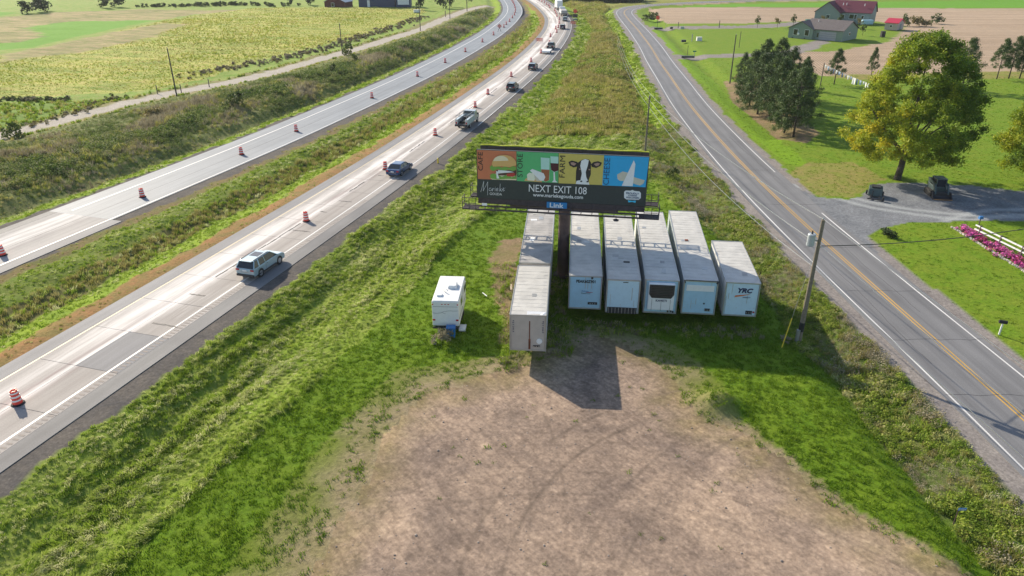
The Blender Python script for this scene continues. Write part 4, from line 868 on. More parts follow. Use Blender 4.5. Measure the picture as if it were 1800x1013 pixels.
# ------------------------------------------------------------------ billboard
YAW = -.165; BW = 14.55; ZT, ZB = 11.68, 7.38
bb = empty('billboard', (4.14, 58.4, 0), YAW, 'double-sided roadside billboard advertising NEXT EXIT 108 above the parked trailers', 'billboard')
M['bbdark'] = plain('billboard_slate', (.035, .045, .045), .55, var=.1)
A = {n: plain('print_' + n, tuple(min(.85, q * (1.25 if n not in ('cowblack', 'link', 'navy') else 1)) for q in c), .55, var=.04) for n, c in dict(orange=(.50, .155, .075), green=(.085, .40, .15), mustard=(.52, .42, .10), blue=(.02, .33, .62), bun=(.60, .36, .13), bunlit=(.72, .60, .42), lettuce=(.16, .34, .06), tomato=(.42, .04, .03), patty=(.08, .035, .03),
     cheese=(.72, .68, .55), cheeseshade=(.50, .47, .38), white=(.80, .80, .78), cowblack=(.03, .025, .025), cowpink=(.35, .22, .18), wine=(.06, .008, .015), beer=(.30, .10, .04), glass=(.40, .62, .55), navy=(.02, .07, .17), link=(.02, .22, .52), sky=(.05, .45, .75)).items()}
MB().box((0, .10, (ZT + ZB) / 2), (BW, .2, ZT - ZB)).build('front_face', M['bbdark'], bb)
MB().box((0, 1.75, (ZT + ZB) / 2 - .1), (BW, .2, ZT - ZB)).build('rear_face', plain('rear_face_brown', (.10, .07, .06), .7), bb)
tr_ = MB()
for i in range(40):
    xa, xb = -BW / 2 + BW * i / 40, -BW / 2 + BW * (i + 1) / 40; tr_.bar((xa, 1.8, ZT - .06 + .03 * math.sin(i * .9)), (xb, 1.8, ZT - .06 + .03 * math.sin((i + 1) * .9)), .10)
tr_.build('yellow_trim', plain('yellow_trim', (.60, .62, .03), .6), bb)
def bu(xp, yp):
    xl = 176; xr_ = 1531 - (yp - 160) * .05; u = (xp - xl) / (xr_ - xl); yt = 102 + (xp - 178) * .0429; yb = 487 + (xp - 175) * .0562
    return (u - .5) * BW, ZT - (ZT - ZB) * (yp - yt) / (yb - yt)
def art(name, pts, mat, layer, parent=bb):
    y = -.012 * layer; return MB().prism([bu(*p) for p in pts], y - .01, y + .006).build(name, mat, parent)
def arts(name, shapes, layer0=2):
    """first shape is the part, the others its sub-parts"""
    p = None
    for i, (n, pts, m) in enumerate(shapes):
        o = art(n, pts, m, layer0 + i, bb if p is None else p); p = p or o
    return p
def ell(cx, cy, rx, ry, a0=0, a1=360, n=22, rot=0):
    o = []
    for i in range(n + (0 if a1 - a0 >= 360 else 1)):
        t = math.radians(a0 + (a1 - a0) * i / n); a, b = rx * math.cos(t), ry * math.sin(t); r = math.radians(rot)
        o.append((cx + a * math.cos(r) - b * math.sin(r), cy + a * math.sin(r) + b * math.cos(r)))
    return o
art('picture_panel', [(180, 106), (497, 118), (497, 347), (183, 335)], A['orange'], 1)
art('picture_panel', [(500, 119), (832, 132), (830, 368), (500, 352)], A['green'], 1)
art('picture_panel', [(835, 133), (1185, 148), (1175, 385), (833, 370)], A['mustard'], 1)
art('picture_panel', [(1187, 149), (1527, 163), (1507, 402), (1175, 387)], A['blue'], 1)
arts('burger', [('burger', [(290, 330), (300, 300), (330, 292), (497, 300), (497, 346), (300, 340)], A['bunlit']),
    ('patty', [(335, 265), (495, 262), (495, 310), (345, 305)], A['patty']),
    ('lettuce', [(283, 240), (300, 225), (330, 240), (350, 228), (380, 245), (410, 232), (440, 246), (470, 230), (495, 240), (495, 262), (470, 272), (430, 258), (400, 275), (350, 255), (310, 272), (288, 262)], A['lettuce']),
    ('lettuce', [(285, 300), (310, 290), (345, 300), (380, 318), (420, 300), (460, 322), (495, 308), (495, 335), (430, 333), (350, 338), (300, 332), (286, 325)], A['lettuce']),
    ('tomato', [(420, 292), (480, 285), (490, 300), (470, 316), (420, 312)], A['tomato']), ('onion', [(350, 262), (440, 270), (480, 280), (400, 285), (350, 290)], A['white']),
    ('onion', [(335, 270), (352, 275), (350, 300), (360, 330), (338, 330)], A['white']),
    ('bun', ell(400, 215, 98, 72, 180, 360) + [(495, 225), (440, 238), (380, 232), (310, 235)], A['bun']), ('bun_highlight', ell(375, 195, 62, 45, 185, 350), A['bunlit'])])
arts('cheese_board', [('cheese_board', [(560, 350), (575, 330), (700, 345), (700, 362)], A['bun']), ('cheese', [(585, 345), (582, 300), (600, 285), (640, 290), (650, 330), (640, 350)], A['cheese']),
    ('cheese', [(605, 268), (625, 255), (715, 290), (728, 320), (715, 350), (690, 350), (640, 300)], A['white']), ('cheese_side', [(640, 300), (690, 350), (660, 352), (645, 330)], A['cheeseshade'])])
arts('wine_glasses', [('wine_glasses', [(692, 165), (762, 170), (760, 345), (730, 360), (696, 340)], A['glass']), ('beer', [(694, 258), (761, 262), (757, 345), (730, 358), (705, 340)], A['beer']),
    ('glass', [(768, 155), (831, 158), (830, 270), (800, 282), (772, 262)], A['glass']), ('wine', [(770, 208), (831, 212), (830, 268), (800, 278), (774, 262)], A['wine']),
    ('stem', [(793, 280), (803, 280), (808, 345), (825, 362), (780, 360), (794, 345)], A['white'])])
arts('cow_head', [('cow_head', [(985, 205), (1010, 185), (1040, 175), (1070, 182), (1085, 205), (1085, 300), (1070, 340), (1070, 378), (970, 374), (968, 340), (970, 270)], A['cowblack']),
    ('blaze', [(1010, 190), (1040, 176), (1068, 186), (1060, 230), (1045, 280), (1050, 320), (1070, 362), (1075, 382), (968, 376), (975, 350), (1005, 345), (1015, 290), (1002, 230)], A['white']),
    ('ear', [(910, 200), (935, 188), (975, 198), (992, 215), (985, 235), (950, 243), (920, 228)], A['cowblack']), ('ear', [(1170, 205), (1140, 193), (1105, 200), (1085, 217), (1092, 237), (1125, 247), (1158, 230)], A['cowblack']),
    ('ear_inner', [(925, 205), (945, 200), (972, 212), (955, 228), (935, 222)], A['cowpink']), ('ear_inner', [(1155, 210), (1135, 205), (1108, 214), (1125, 232), (1145, 226)], A['cowpink']),
    ('eye', ell(1000, 255, 7, 5), A['cowpink']), ('eye', ell(1074, 258, 7, 5), A['cowpink']), ('nostril', ell(1012, 352, 8, 6), A['cowblack']), ('nostril', ell(1060, 354, 8, 6), A['cowblack'])])
arts('cheese_wedge', [('cheese_wedge', [(1288, 300), (1330, 275), (1395, 290), (1395, 355), (1310, 350), (1292, 335)], A['cheeseshade']), ('slab', [(1400, 315), (1500, 345), (1490, 372), (1465, 388), (1395, 365)], A['cheeseshade']),
    ('slice', [(1412, 185), (1425, 215), (1410, 392), (1325, 390)], A['white'])])
def bb_text(s, c0, w, h, mat, rot=0.0, lay=3, **kw):
    (x, z) = bu(*c0); o = text_mesh('lettering', s, w, h, mat, bb, face_mx(x, -.012 * lay - .012, z, rot), **kw); return o
px2m = BW / 1345
bb_text('CAFE', (208, 195), 150 * px2m, 38 * px2m, A['cowblack'], math.pi / 2); bb_text('STORE', (527, 228), 188 * px2m, 42 * px2m, A['cowblack'], math.pi / 2)
bb_text('FARM', (862, 237), 175 * px2m, 42 * px2m, A['cowblack'], math.pi / 2); bb_text('CHEESE', (1207, 276), 212 * px2m, 44 * px2m, A['navy'], math.pi / 2)
bb_text('NEXT EXIT 108', (826, 420), 460 * px2m, 60 * px2m, A['white']); bb_text('www.mariekegouda.com', (828, 478), 400 * px2m, 38 * px2m, A['white'], bold=.015)
bb_text('GOUDA', (328, 457), 100 * px2m, 20 * px2m, A['white'])
def stroke(pts, w=.05, nm='script_stroke', parent=bb):
    m = MB(); P = [bu(*p) for p in pts]
    for a, b in zip(P[:-1], P[1:]): m.bar((a[0], -.045, a[1]), (b[0], -.045, b[1]), w, .02)
    return m
sc_ = MB()
for pts in ([(205, 440), (218, 400), (232, 352), (228, 400), (226, 432), (245, 395), (264, 358), (262, 410), (262, 465)], [(292, 408), (276, 410), (272, 425), (284, 432), (294, 418), (294, 432)], [(302, 408), (302, 434), (306, 416), (316, 409)],
            [(324, 410), (323, 434)], [(325, 400), (327, 402)], [(334, 424), (348, 418), (344, 408), (334, 414), (336, 432), (350, 430)], [(366, 374), (360, 436), (374, 412), (364, 422), (378, 436)], [(384, 424), (396, 416), (390, 406), (383, 418), (388, 434), (402, 426)], [(403, 408), (406, 408)]):
    s__ = stroke(pts, .055); sc_.add(s__.v, s__.f)
sc_.build('script_lettering', A['white'], bb)
bd = art('badge', [(1345, 440), (1358, 428), (1395, 430), (1408, 424), (1425, 432), (1462, 436), (1474, 450), (1474, 490), (1458, 505), (1365, 502), (1346, 488)], A['white'], 2)
art('ribbon', [(1375, 508), (1408, 514), (1438, 510), (1434, 530), (1408, 522), (1380, 526)], A['sky'], 3, bd)
for s, c0, w, h in (('PROUDLY', (1410, 452), 100, 15), ('CHEESE', (1410, 469), 66, 10), ('WISCONSIN', (1410, 487), 100, 15)):
    x_, z_ = bu(*c0); text_mesh('badge_text', s, w * px2m, h * px2m, A['navy'], bd, face_mx(x_, -.06, z_), bold=.02)
x_, z_ = bu(250, 513); MB().box((x_, -.9, ZB - .28), (.45, .02, .22)).build('notice_plate', A['white'], bb)
x_, z_ = bu(822, 548); lk = MB().box((x_, -.25, ZB - .22), (1.75, .10, .52)).build('name_plate', A['link'], bb); text_mesh('name_text', 'Link', 1.2, .42, A['white'], lk, face_mx(x_, -.31, ZB - .22), bold=.02)
# structure
MB().box((0, .1, ZB - .28), (BW - .1, .12, .5)).build('apron', M['catwalk'], bb)
st = MB()
for yy in (.35, 1.7):
    st.bar((-BW / 2 + .4, yy, ZB - .2), (BW / 2 - .4, yy, ZB - .2), .22, .32); st.bar((-BW / 2 + .4, yy, ZT - .6), (BW / 2 - .4, yy, ZT - .6), .15, .2)
st.bar((-4.5, 1.05, ZB - .65), (5.0, 1.05, ZB - .65), .75, .75, 14)
for i in range(9):
    xx = -BW / 2 + .6 + i * (BW - 1.2) / 8
    for yy in (.35, 1.7): st.bar((xx, yy, ZB - .4), (xx, yy, ZT - .1), .12)
    st.bar((xx, .3, ZB - .25), (xx, 1.8, ZB - .25), .12); st.bar((xx, .35, ZB), (xx, 1.7, ZT - .6), .07)
st.build('steel_frame', M['catwalk'], bb)
px0, pz0 = .35, 1.05
pl = MB(); pl.lathe([(.52, -.1), (.52, ZB - 1.0), (.58, ZB - .98), (.58, ZB - .45)], 24, (px0, pz0, 0)); po = pl.build('column', M['rustpole'], bb, smooth=False)
MB().lathe([(.85, -.05), (.85, .12), (.55, .14)], 20, (px0, pz0, 0)).build('base_flange', M['rustpole'], po)
def catwalk(y0, y1, z):
    cw = MB()
    L0, L1 = -BW / 2 - 1.1, BW / 2 + 1.15
    for yy in (y0, y1): cw.bar((L0, yy, z), (L1, yy, z), .09, .13)
    n = 19
    for i in range(n):
        xx = L0 + (L1 - L0) * i / (n - 1); cw.bar((xx, y0, z - .02), (xx, y1, z - .02), .06)
        if i % 2 == 0: cw.bar((xx, y1, z), (xx, .2 if y1 < .5 else 1.8, ZB + .1 if i not in (0, n - 1) else z), .06)
    c_ = cw.build('catwalk', M['catwalk'], bb)
    for a, b, e in ((L0, -BW / 2 + .1, L0), (BW / 2 - .1, L1, L1)):
        rl = MB()
        for zz in (z + .5, z + 1.0):
            rl.bar((a, y0, zz), (b, y0, zz), .045); rl.bar((e, y0, zz), (e, y1, zz), .045)
        for xx in (a, (a + b) / 2, b): rl.bar((xx, y0, z), (xx, y0, z + 1.0), .045)
        rl.bar((e, y1, z), (e, y1, z + 1.0), .045); rl.build('end_railing', M['catwalk'], c_)
    gr = MB()
    for a, b in ((L0, -BW / 2 + .3), (BW / 2 - .5, L1)):
        for i in range(8): yy = y0 + (y1 - y0) * (i + .5) / 8; gr.bar((a, yy, z + .02), (b, yy, z + .02), .05, .03)
    gr.build('grating', M['catwalk'], c_)['kind'] = 'stuff'
catwalk(-1.15, -.2, ZB - .66); catwalk(2.2, 3.1, ZB - .66)
lampb = MB(); lampb.lathe([(.22, 0), (.26, .06), (.1, .14)], 12, (4.9, -1.25, ZB - .95)); lampb.bar((4.9, -1.15, ZB - .68), (4.9, -1.25, ZB - .85), .04); lampb.build('flood_lamp', M['dark'], bb)

# ------------------------------------------------------------------ parked semi-trailers
M['alum'] = plain('dirty_side_panel', (.46, .53, .55), .5, .1, var=.14, scale=.8)
M['front'] = plain('white_front_shade_blue', (.36, .56, .70), .5, var=.07, scale=1.5)  # white fronts, with the blue of skylit shade put into the colour
M['roofw'] = plain('sun_bleached_roof', (.50, .49, .46), .55, var=.16, scale=.9)
M['roofg'] = plain('grey_stained_roof', (.36, .35, .34), .6, var=.25, scale=.7)
M['tanbox'] = plain('faded_tan_doors', (.46, .41, .37), .6, var=.10, scale=1.2)
M['trim'] = plain('aluminium_trim', (.42, .42, .41), .4, .5, var=.1)
M['rust'] = plain('rust', (.16, .05, .025), .85, var=.4, scale=4)
M['navyletter'] = plain('navy_lettering', (.015, .02, .09), .5); M['greyletter'] = plain('grey_lettering', (.10, .11, .14), .6)
T_W, T_H, T_ZB = 2.56, 4.08, 1.2
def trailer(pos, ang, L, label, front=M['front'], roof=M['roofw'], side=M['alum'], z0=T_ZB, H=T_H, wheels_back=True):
    """nose (the end facing the camera) at the origin, body reaching to +y"""
    t = empty('semi_trailer', (pos[0], pos[1], -.04), -ang, label, 'trailer', 'semi-trailers parked under the billboard'); w = T_W / 2
    b = MB(); b.box((-w + .02, L / 2, (z0 + H) / 2), (.04, L - .1, H - z0 - .12)); b.box((w - .02, L / 2, (z0 + H) / 2), (.04, L - .1, H - z0 - .12)); b.box((0, L - .03, (z0 + H) / 2), (T_W - .1, .04, H - z0 - .14))
    b.box((0, L / 2, z0 + .07), (T_W - .1, L - .1, .12)); b.build('side_panels', side, t)
    for i in range(int(L / 1.22)):       # riveted joint posts proud of the skin
        pass
    rv = MB()
    for i in range(1, int(L / 1.22)):
        for sx in (-1, 1): rv.box((sx * (w + .002), i * 1.22, (z0 + H) / 2), (.008, .05, H - z0 - .3))
    rv.build('side_posts', M['trim'], t)['kind'] = 'stuff'
    r_ = random.Random(int(L * 100 + pos[0] * 10)); V = []; F_ = []; ny_ = int(L / .6); nx_ = 6
    for j in range(ny_ + 1):
        for i in range(nx_ + 1):
            e = i in (0, nx_) or j in (0, ny_)
            V.append((-w + .03 + (T_W - .06) * i / nx_, .03 + (L - .06) * j / ny_, H - .02 + (0 if e else .02 + r_.uniform(-.006, .006) + (.003 if j % 2 else -.002))))
    for j in range(ny_):
        for i in range(nx_): a = j * (nx_ + 1) + i; F_.append((a, a + 1, a + nx_ + 2, a + nx_ + 1))
    ro = npmesh('roof', np.array(V), np.array(F_), roof, t)
    bw = MB()
    for j in range(1, int(L / .61)): bw.box((0, j * .61, H + .005), (T_W - .16, .03, .006))
    bw.build('roof_bows', roof, ro)['kind'] = 'stuff'
    for q in range(3 if L > 10 else 1):
        MB().box((r_.uniform(-.8, .8), r_.uniform(1.5, L - 1.5), H + .012), (r_.uniform(.25, .6), r_.uniform(.3, .9), .012), r_.uniform(-.1, .1)).build('roof_patch', r_.choice([M['white'], M['trim'], M['roofg']]), ro)
    tp = MB()
    for j in range(int((L - .6) / .6)): tp.box((w + .03, .4 + j * .6, z0 + .12), (.006, .28, .05)); tp.box((-w - .03, .4 + j * .6, z0 + .12), (.006, .28, .05))
    tp.build('reflective_tape', M['red'], t)['kind'] = 'stuff'
    st_ = MB()
    for q in range(3): st_.box((r_.uniform(-1.1, 1.1), -.012, r_.uniform(z0 + .5, H - .5)), (r_.uniform(.02, .05), .006, r_.uniform(.4, 1.2)))
    for q in range(5): st_.box((r_.uniform(-1.1, 1.1), -.012, r_.uniform(z0 + .2, z0 + .9)), (r_.uniform(.04, .12), .006, .03), r_.uniform(-.05, .05))
    st_.build('dirt_streak', M['trim'], t)['kind'] = 'stuff'
    for sx in (-1, 1): MB().box((sx * .98, L - .62, .55), (.6, .02, .7)).build('mud_flap', M['black'], t)
    tr = MB()
    for sx in (-1, 1):
        tr.bar((sx * w, .0, H - .04), (sx * w, L, H - .04), .07, .10); tr.bar((sx * w, 0, z0 + .06), (sx * w, L, z0 + .06), .05, .14); tr.bar((sx * (w - .02), 0, z0), (sx * (w - .02), 0, H), .10, .08); tr.bar((sx * (w - .02), L, z0), (sx * (w - .02), L, H), .10, .08)
    for yy in (0, L): tr.bar((-w, yy, H - .04), (w, yy, H - .04), .08, .10); tr.bar((-w, yy, z0 + .05), (w, yy, z0 + .05), .08, .12)
    tr.build('rails', M['trim'], t)
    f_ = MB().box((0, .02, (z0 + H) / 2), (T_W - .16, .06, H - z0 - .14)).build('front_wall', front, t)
    lg = MB(); ly = min(2.6, L * .3)
    for sx in (-1, 1): lg.bar((sx * .75, ly, z0), (sx * .75, ly, .12), .14); lg.box((sx * .75, ly, .08), (.3, .3, .08))
    lg.bar((-.75, ly, .7), (.75, ly, .7), .08); lg.build('landing_gear', M['dark'], t)
    ax = MB(); ys_ = (L - 1.5, L - 2.75) if L > 10 else (L - 1.4,)
    for ya in ys_:
        ax.bar((-1.1, ya, .5), (1.1, ya, .5), .14, n=8)
    ax.box((0, L - 2.0, .85), (1.0, 2.6, .3)); un = ax.build('axle', M['dark'], t)
    for ya in ys_:
        for sx in (-1, 1): wh = MB(); wh.lathe([(.28, -.27), (.5, -.27), (.52, -.2), (.52, .2), (.5, .27), (.28, .27)], 16, (sx * .98, ya, .52), 'x'); wh.build('wheel', M['black'], t)
    return t, f_
def tfront(t, name, s, x, z, w, h, mat, rot=0, **kw): return text_mesh(name, s, w, h, mat, t, face_mx(x, -.03, z, rot), **kw)
def plug_panel(t, x, z, w=.62, h=.22):
    p = MB().box((x, -.03, z), (w, .06, h)).build('plug_panel', M['dark'], t)
    for k in (-.18, 0, .18): MB().lathe([(.05, -.05), (.05, 0)], 8, (x + k, -.06, z), 'y').build('coupling', M['steel'], p)
# left near box, rust streaked doors
t0, f0 = trailer((1.13, 43.95), math.radians(4.4), 8.5, 'short tan box trailer with a rust streak down its end, nearest the camper', front=M['tanbox'], roof=M['roofw'], side=M['offwhite'])
MB().box((.12, -.018, 2.45), (.07, .02, 2.3)).build('rust_streak', M['rust'], t0)
MB().box((.12, -.03, 1.75), (.14, .04, .8)).build('rust_streak', M['rust'], t0)
for sx in (-1, 1): tfront(t0, 'unit_lettering', 'FJ1263', sx * 1.05, 3.15, .95, .13, M['navyletter'], -math.pi / 2)
MB().lathe([(.2, -.05), (.22, 0)], 12, (.82, -.02, 2.0), 'y').build('gauge_cover', M['white'], t0); plug_panel(t0, .62, 1.6, .5, .12)
dent = MB(); dent.add([(-.1, -.02, 4.05), (1.26, -.02, 3.98), (1.26, .5, 4.12), (-.1, .5, 4.12), (.5, -.06, 4.02), (.9, -.05, 4.07)], [(0, 4, 3), (4, 5, 2, 3), (5, 1, 2)]); dent.build('bent_roof_lip', M['white'], t0)
t1, f1 = trailer((1.87, 53.0), math.radians(4.5), 13.4, 'long grey-roofed trailer standing directly behind the short tan box trailer', front=M['tanbox'], roof=M['roofg'], side=M['offwhite'])
MB().box((-.2, 11.6, H_ + .02 if False else 4.1), (1.1, .5, .03)).build('roof_patch', M['roofw'], t1)
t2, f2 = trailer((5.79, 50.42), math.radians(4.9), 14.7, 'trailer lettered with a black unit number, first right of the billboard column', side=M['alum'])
tfront(t2, 'unit_lettering', 'PEAK60Z901', .02, 3.62, 1.5, .27, M['black'], bold=.035)
tfront(t2, 'faded_lettering', 'Midwest', 0, 2.78, .55, .11, M['blue']); tfront(t2, 'faded_lettering', 'PLASTICS', .05, 2.58, .72, .12, M['greyletter']); MB().box((.35, -.025, 2.68), (.5, .01, .03)).build('red_stripe', M['red'], t2)
plug_panel(t2, .62, 1.72, .75, .2); MB().box((.5, -.06, 3.95), (.16, .06, .16)).build('lamp_bracket', M['dark'], t2)
t3, f3 = trailer((8.68, 49.74), math.radians(5.6), 14.5, 'plain white-fronted trailer with a dark grille along its bottom edge', front=plain('plain_front_shade_tint', (.50, .67, .78), .5, var=.05))  # bluish shade on the white end wall is mixed into its colour
gr_ = MB().box((0, -.04, 1.42), (2.3, .05, .52)).build('lower_grille', M['dark'], t3)
for k in range(9): MB().box((-1.05 + k * .26, -.075, 1.42), (.03, .03, .5)).build('grille_bar', M['trim'], gr_)
MB().box((.15, -.02, 3.86), (.4, .02, .06)).build('vent_slot', M['dark'], t3)
MB().box((.35, 3.4, 4.12), (.5, .22, .05)).build('roof_patch', M['dark'], t3)
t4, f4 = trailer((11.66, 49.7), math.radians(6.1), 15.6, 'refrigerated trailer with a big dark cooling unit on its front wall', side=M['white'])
ru = MB().box((-.02, -.22, 2.78), (2.0, .42, 2.25)).build('cooling_unit', M['white'], t4, bevel=.06)
MB().prism([(-.98, 3.85), (.94, 3.85), (.94, 3.05), (.72, 2.72), (-.76, 2.72), (-.98, 3.05)], -.47, -.42).build('grille', M['dark'], ru)
for k in range(7): MB().box((-.02, -.48, 2.85 + k * .14), (1.62, .02, .03)).build('grille_slat', M['glass'], ru)
for xx in (-.72, 0, .70): MB().box((xx, -.435, 2.1), (.02, .012, 1.0)).build('door_seam', M['dark'], ru)
tfront(t4, 'maker_lettering', 'KAVETI', -.0, 2.5, .85, .2, M['navyletter'], bold=.02).matrix_local = face_mx(0, -.445, 2.5)
lb = MB()
for p_ in ((.85, 1.45), (.95, 1.6), (.62, 1.42), (1.02, 1.38)): lb.box((p_[0], -.09, p_[1]), (.12, .1, .12))
lb.bar((-.9, -.1, 1.72), (.8, -.1, 1.62), .04); lb.build('hose_fittings', M['dark'], t4)
t5, f5 = trailer((14.63, 49.53), math.radians(7.0), 16.0, 'long trailer with a paler band across the top of its shaded front', side=M['alum'])
MB().box((-.02, -.02, 3.45), (2.1, .03, .5)).build('pale_band', M['white'], t5)
tb = MB(); tb.bar((-1.28, -.02, 4.1), (-1.2, -.02, 3.85), .09); tb.bar((-1.2, -.03, 4.1), (1.25, -.03, 4.1), .06, .05); tb.bar((1.28, 0, 4.12), (1.2, -.06, 3.9), .12); tb.build('torn_trim', M['dark'], t5)
plug_panel(t5, .7, 1.62, .4, .22); MB().box((.4, -.03, 2.15), (.12, .05, .1)).build('marker_lamp', M['dark'], t5)
MB().box((-.35, 8.3, 4.12), (.28, .3, .05)).build('roof_vent', M['rust'], t5)
t6, f6 = trailer((17.79, 49.2), math.radians(6.7), 8.5, 'short trailer with a navy and orange freight logo, rightmost of the row', front=plain('logo_front_shade_tint', (.50, .67, .78), .5, var=.06), side=M['white'])  # white end wall, its blue shade tint carried by the base colour
tfront(t6, 'logo_lettering', 'YRC', .22, 3.42, 1.15, .42, M['navyletter'], shear=.25, bold=.05)
MB().prism([(-.48, 2.98), (.62, 3.14), (.15, 2.99), (-.52, 2.84)], -.05, -.035).build('logo_swoosh', plain('logo_orange', (.62, .15, .02), .5), t6)
tfront(t6, 'logo_lettering', 'FREIGHT', .38, 2.84, .58, .10, M['navyletter'], bold=.01)
plug_panel(t6, .72, 1.55, .5, .3); MB().lathe([(.07, -.03), (.07, 0)], 8, (1.08, -.02, 1.6), 'y').build('marker_lamp', M['red'], t6)
MB().box((-1.14, -.02, 2.1), (.03, .02, 1.6)).build('trim_strip', M['trim'], t6)

# ------------------------------------------------------------------ camping trailer
cg = G(784, 567); cp = empty('camping_trailer', (-5.15, 48.6, -.03), math.radians(-3), 'white camping trailer with a roof air conditioner left of the box trailers', 'camper')
CWd, CL, CHt, CZ = 2.1, 4.6, 2.75, .6; w = CWd / 2
b = MB().box((0, CL / 2, (CZ + CHt) / 2), (CWd, CL, CHt - CZ)).build('body', M['white'], cp, bevel=.07)
MB().box((0, CL / 2, CHt + .015), (CWd - .12, CL - .12, .05)).build('roof', M['white'], cp)
MB().box((.28, 2.6, CHt + .17), (.72, .95, .26), taper=.85).build('air_conditioner', M['white'], cp, bevel=.04)
MB().box((-.55, .95, CHt + .10), (.42, .42, .14), taper=.9).build('roof_vent', M['white'], cp)
at_ = MB(); at_.bar((-.55, 2.2, CHt + .06), (-.2, 1.5, CHt + .14), .06); at_.bar((-.45, 2.6, CHt + .1), (-.1, 1.9, CHt + .1), .05); at_.bar((-.2, 1.5, CHt + .14), (.0, 1.3, CHt + .2), .10, .04); at_.build('television_antenna', M['offwhite'], cp)
MB().box((0, -.004, CHt - .45), (CWd - .16, .012, .02)).build('seam', M['greyletter'], cp)
for k in (-.25, 0, .25): MB().box((k, -.012, CHt - .24), (.14, .02, .045)).build('marker_light', M['red'], cp)
for k in (-.97, .95): MB().box((k, -.014, CHt - .26), (.09, .03, .09)).build('marker_light', M['red'], cp)
for k in (-.92, .9): MB().box((k, -.02, 1.15), (.2, .04, .12)).build('tail_light', M['red'], cp)
wv = MB(); P_ = [(-1.0, 1.75), (-.7, 1.72), (-.4, 1.76), (-.1, 1.9), (.3, 1.96), (.7, 1.95), (1.0, 1.98)]
for a, c_ in zip(P_[:-1], P_[1:]): wv.bar((a[0], -.008, a[1]), (c_[0], -.008, c_[1]), .03, .012)
wv.bar((-.3, -.008, 1.82), (.0, -.008, 1.68), .02, .012); wv.build('side_stripe', M['greyletter'], cp)
for (ya, yb, za, zb_) in ((1.2, 2.0, 1.75, 2.35), (3.4, 4.3, 1.8, 2.35), (4.45, 4.7, 1.7, 2.3)):
    wf = MB().box((w + .01, (ya + yb) / 2, (za + zb_) / 2), (.03, yb - ya, zb_ - za)).build('window', M['trim'], cp); MB().box((w + .028, (ya + yb) / 2, (za + zb_) / 2), (.012, yb - ya - .1, zb_ - za - .1)).build('pane', M['glass'], wf)
MB().box((w + .01, 2.6, 1.6), (.02, .6, 1.8)).build('door', M['offwhite'], cp)
MB().box((w + .006, CL / 2, 1.2), (.012, CL - .2, .05)).build('side_stripe', M['greyletter'], cp)
MB().box((.0, CL / 2, CZ - .1), (1.7, CL - .3, .14)).build('chassis', M['dark'], cp)
MB().box((0, -.12, CZ - .08), (CWd - .1, .14, .12)).build('bumper', M['dark'], cp)
for ya in (2.2, 3.0):
    for sx in (-1, 1): wh = MB(); wh.lathe([(.18, -.1), (.33, -.1), (.34, 0), (.33, .1), (.18, .1)], 14, (sx * (w - .12), ya, .34), 'x'); wh.build('wheel', M['black'], cp)
MB().box((1.25, .35, .3), (.5, .9, .12)).build('step', M['offwhite'], cp)
bx = empty('blue_bin', (-4.72, 47.95, 0), 0, 'blue plastic bin standing behind the camping trailer', 'bin')
MB().box((0, 0, .42), (.62, .55, .8), taper=1.1).build('bin_body', M['blue'], bx, bevel=.03); MB().box((0, 0, .86), (.72, .64, .08)).build('lid', M['blue'], bx, bevel=.02)
g_ = G(771, 590); MB()
pp = MB().bar((g_[0], g_[1] + .6, -.1), (g_[0] - .05, g_[1] + .6, 1.15), .16, n=8).build('wooden_stump', M['wood']); tag(pp, 'grey upright post stump beside the dry bush behind the camper', 'post')
g_ = G(853, 520)
pl_ = MB().bar((g_[0] - .25, g_[1] + .35, .12), (g_[0] + .15, g_[1] - .35, .13), .08, .04).build('white_board', M['white']); tag(pl_, 'white board lying on the grass between camper and trailers', 'board')
g_ = G(898, 507)
pl_ = MB().bar((g_[0], g_[1] + .6, .12), (g_[0] + .05, g_[1] - .6, .14), .18, .05).build('pale_board', M['tan']); tag(pl_, 'pale plank in the dirt strip left of the box trailer', 'board')

# ------------------------------------------------------------------ utility poles and wires
def upole(base, H, label, name='utility_pole', mat=M['wood'], r=.16, arm=False, group='utility poles'):
    t = empty(name, (base[0], base[1], -.05), 0, label, 'pole', group)
    MB().lathe([(r, -.1), (r * .68, H)], 12).build('pole', mat, t, smooth=False)
    MB().lathe([(.05, H), (.07, H + .06), (.03, H + .2)], 8).build('insulator', M['steel'], t)
    if arm:
        a_ = MB().box((0, 0, H - .35), (2.2, .1, .12)).build('crossarm', mat, t)
        for k in (-1, 1): MB().lathe([(.05, 0), (.06, .14)], 8, (k * .95, 0, H - .29)).build('insulator', M['steel'], a_)
    return t
NP = G(1404, 600); np_ = upole(NP, 9.95, 'nearest utility pole with a grey transformer, beside the county road', mat=M['wood'], r=.19, group=None)
tf = MB(); tf.lathe([(.24, 0), (.27, .03), (.27, .86), (.24, .9)], 16, (-.62, -.05, 8.0)); to = tf.build('transformer', M['offwhite'] if False else plain('transformer_grey', (.42, .46, .48), .4, .2), np_, smooth=False)
MB().lathe([(.06, 0), (.08, .08), (.05, .16), (.07, .24)], 8, (-.62, -.05, 8.9)).build('bushing', M['dark'], to); MB().bar((-.4, 0, 8.4), (-.1, 0, 8.4), .1).build('bracket', M['steel'], to)
MB().lathe([(.2, 0), (.2, .75)], 12, (0, 0, .95)).build('black_wrap', M['black'], np_); MB().box((-.22, -.1, .5), (.22, .2, 1.2)).build('ground_box', M['steel'], np_)
MB().bar((.12, 0, 7.9), (.34, 0, 7.9), .05).build('bracket', M['steel'], np_)
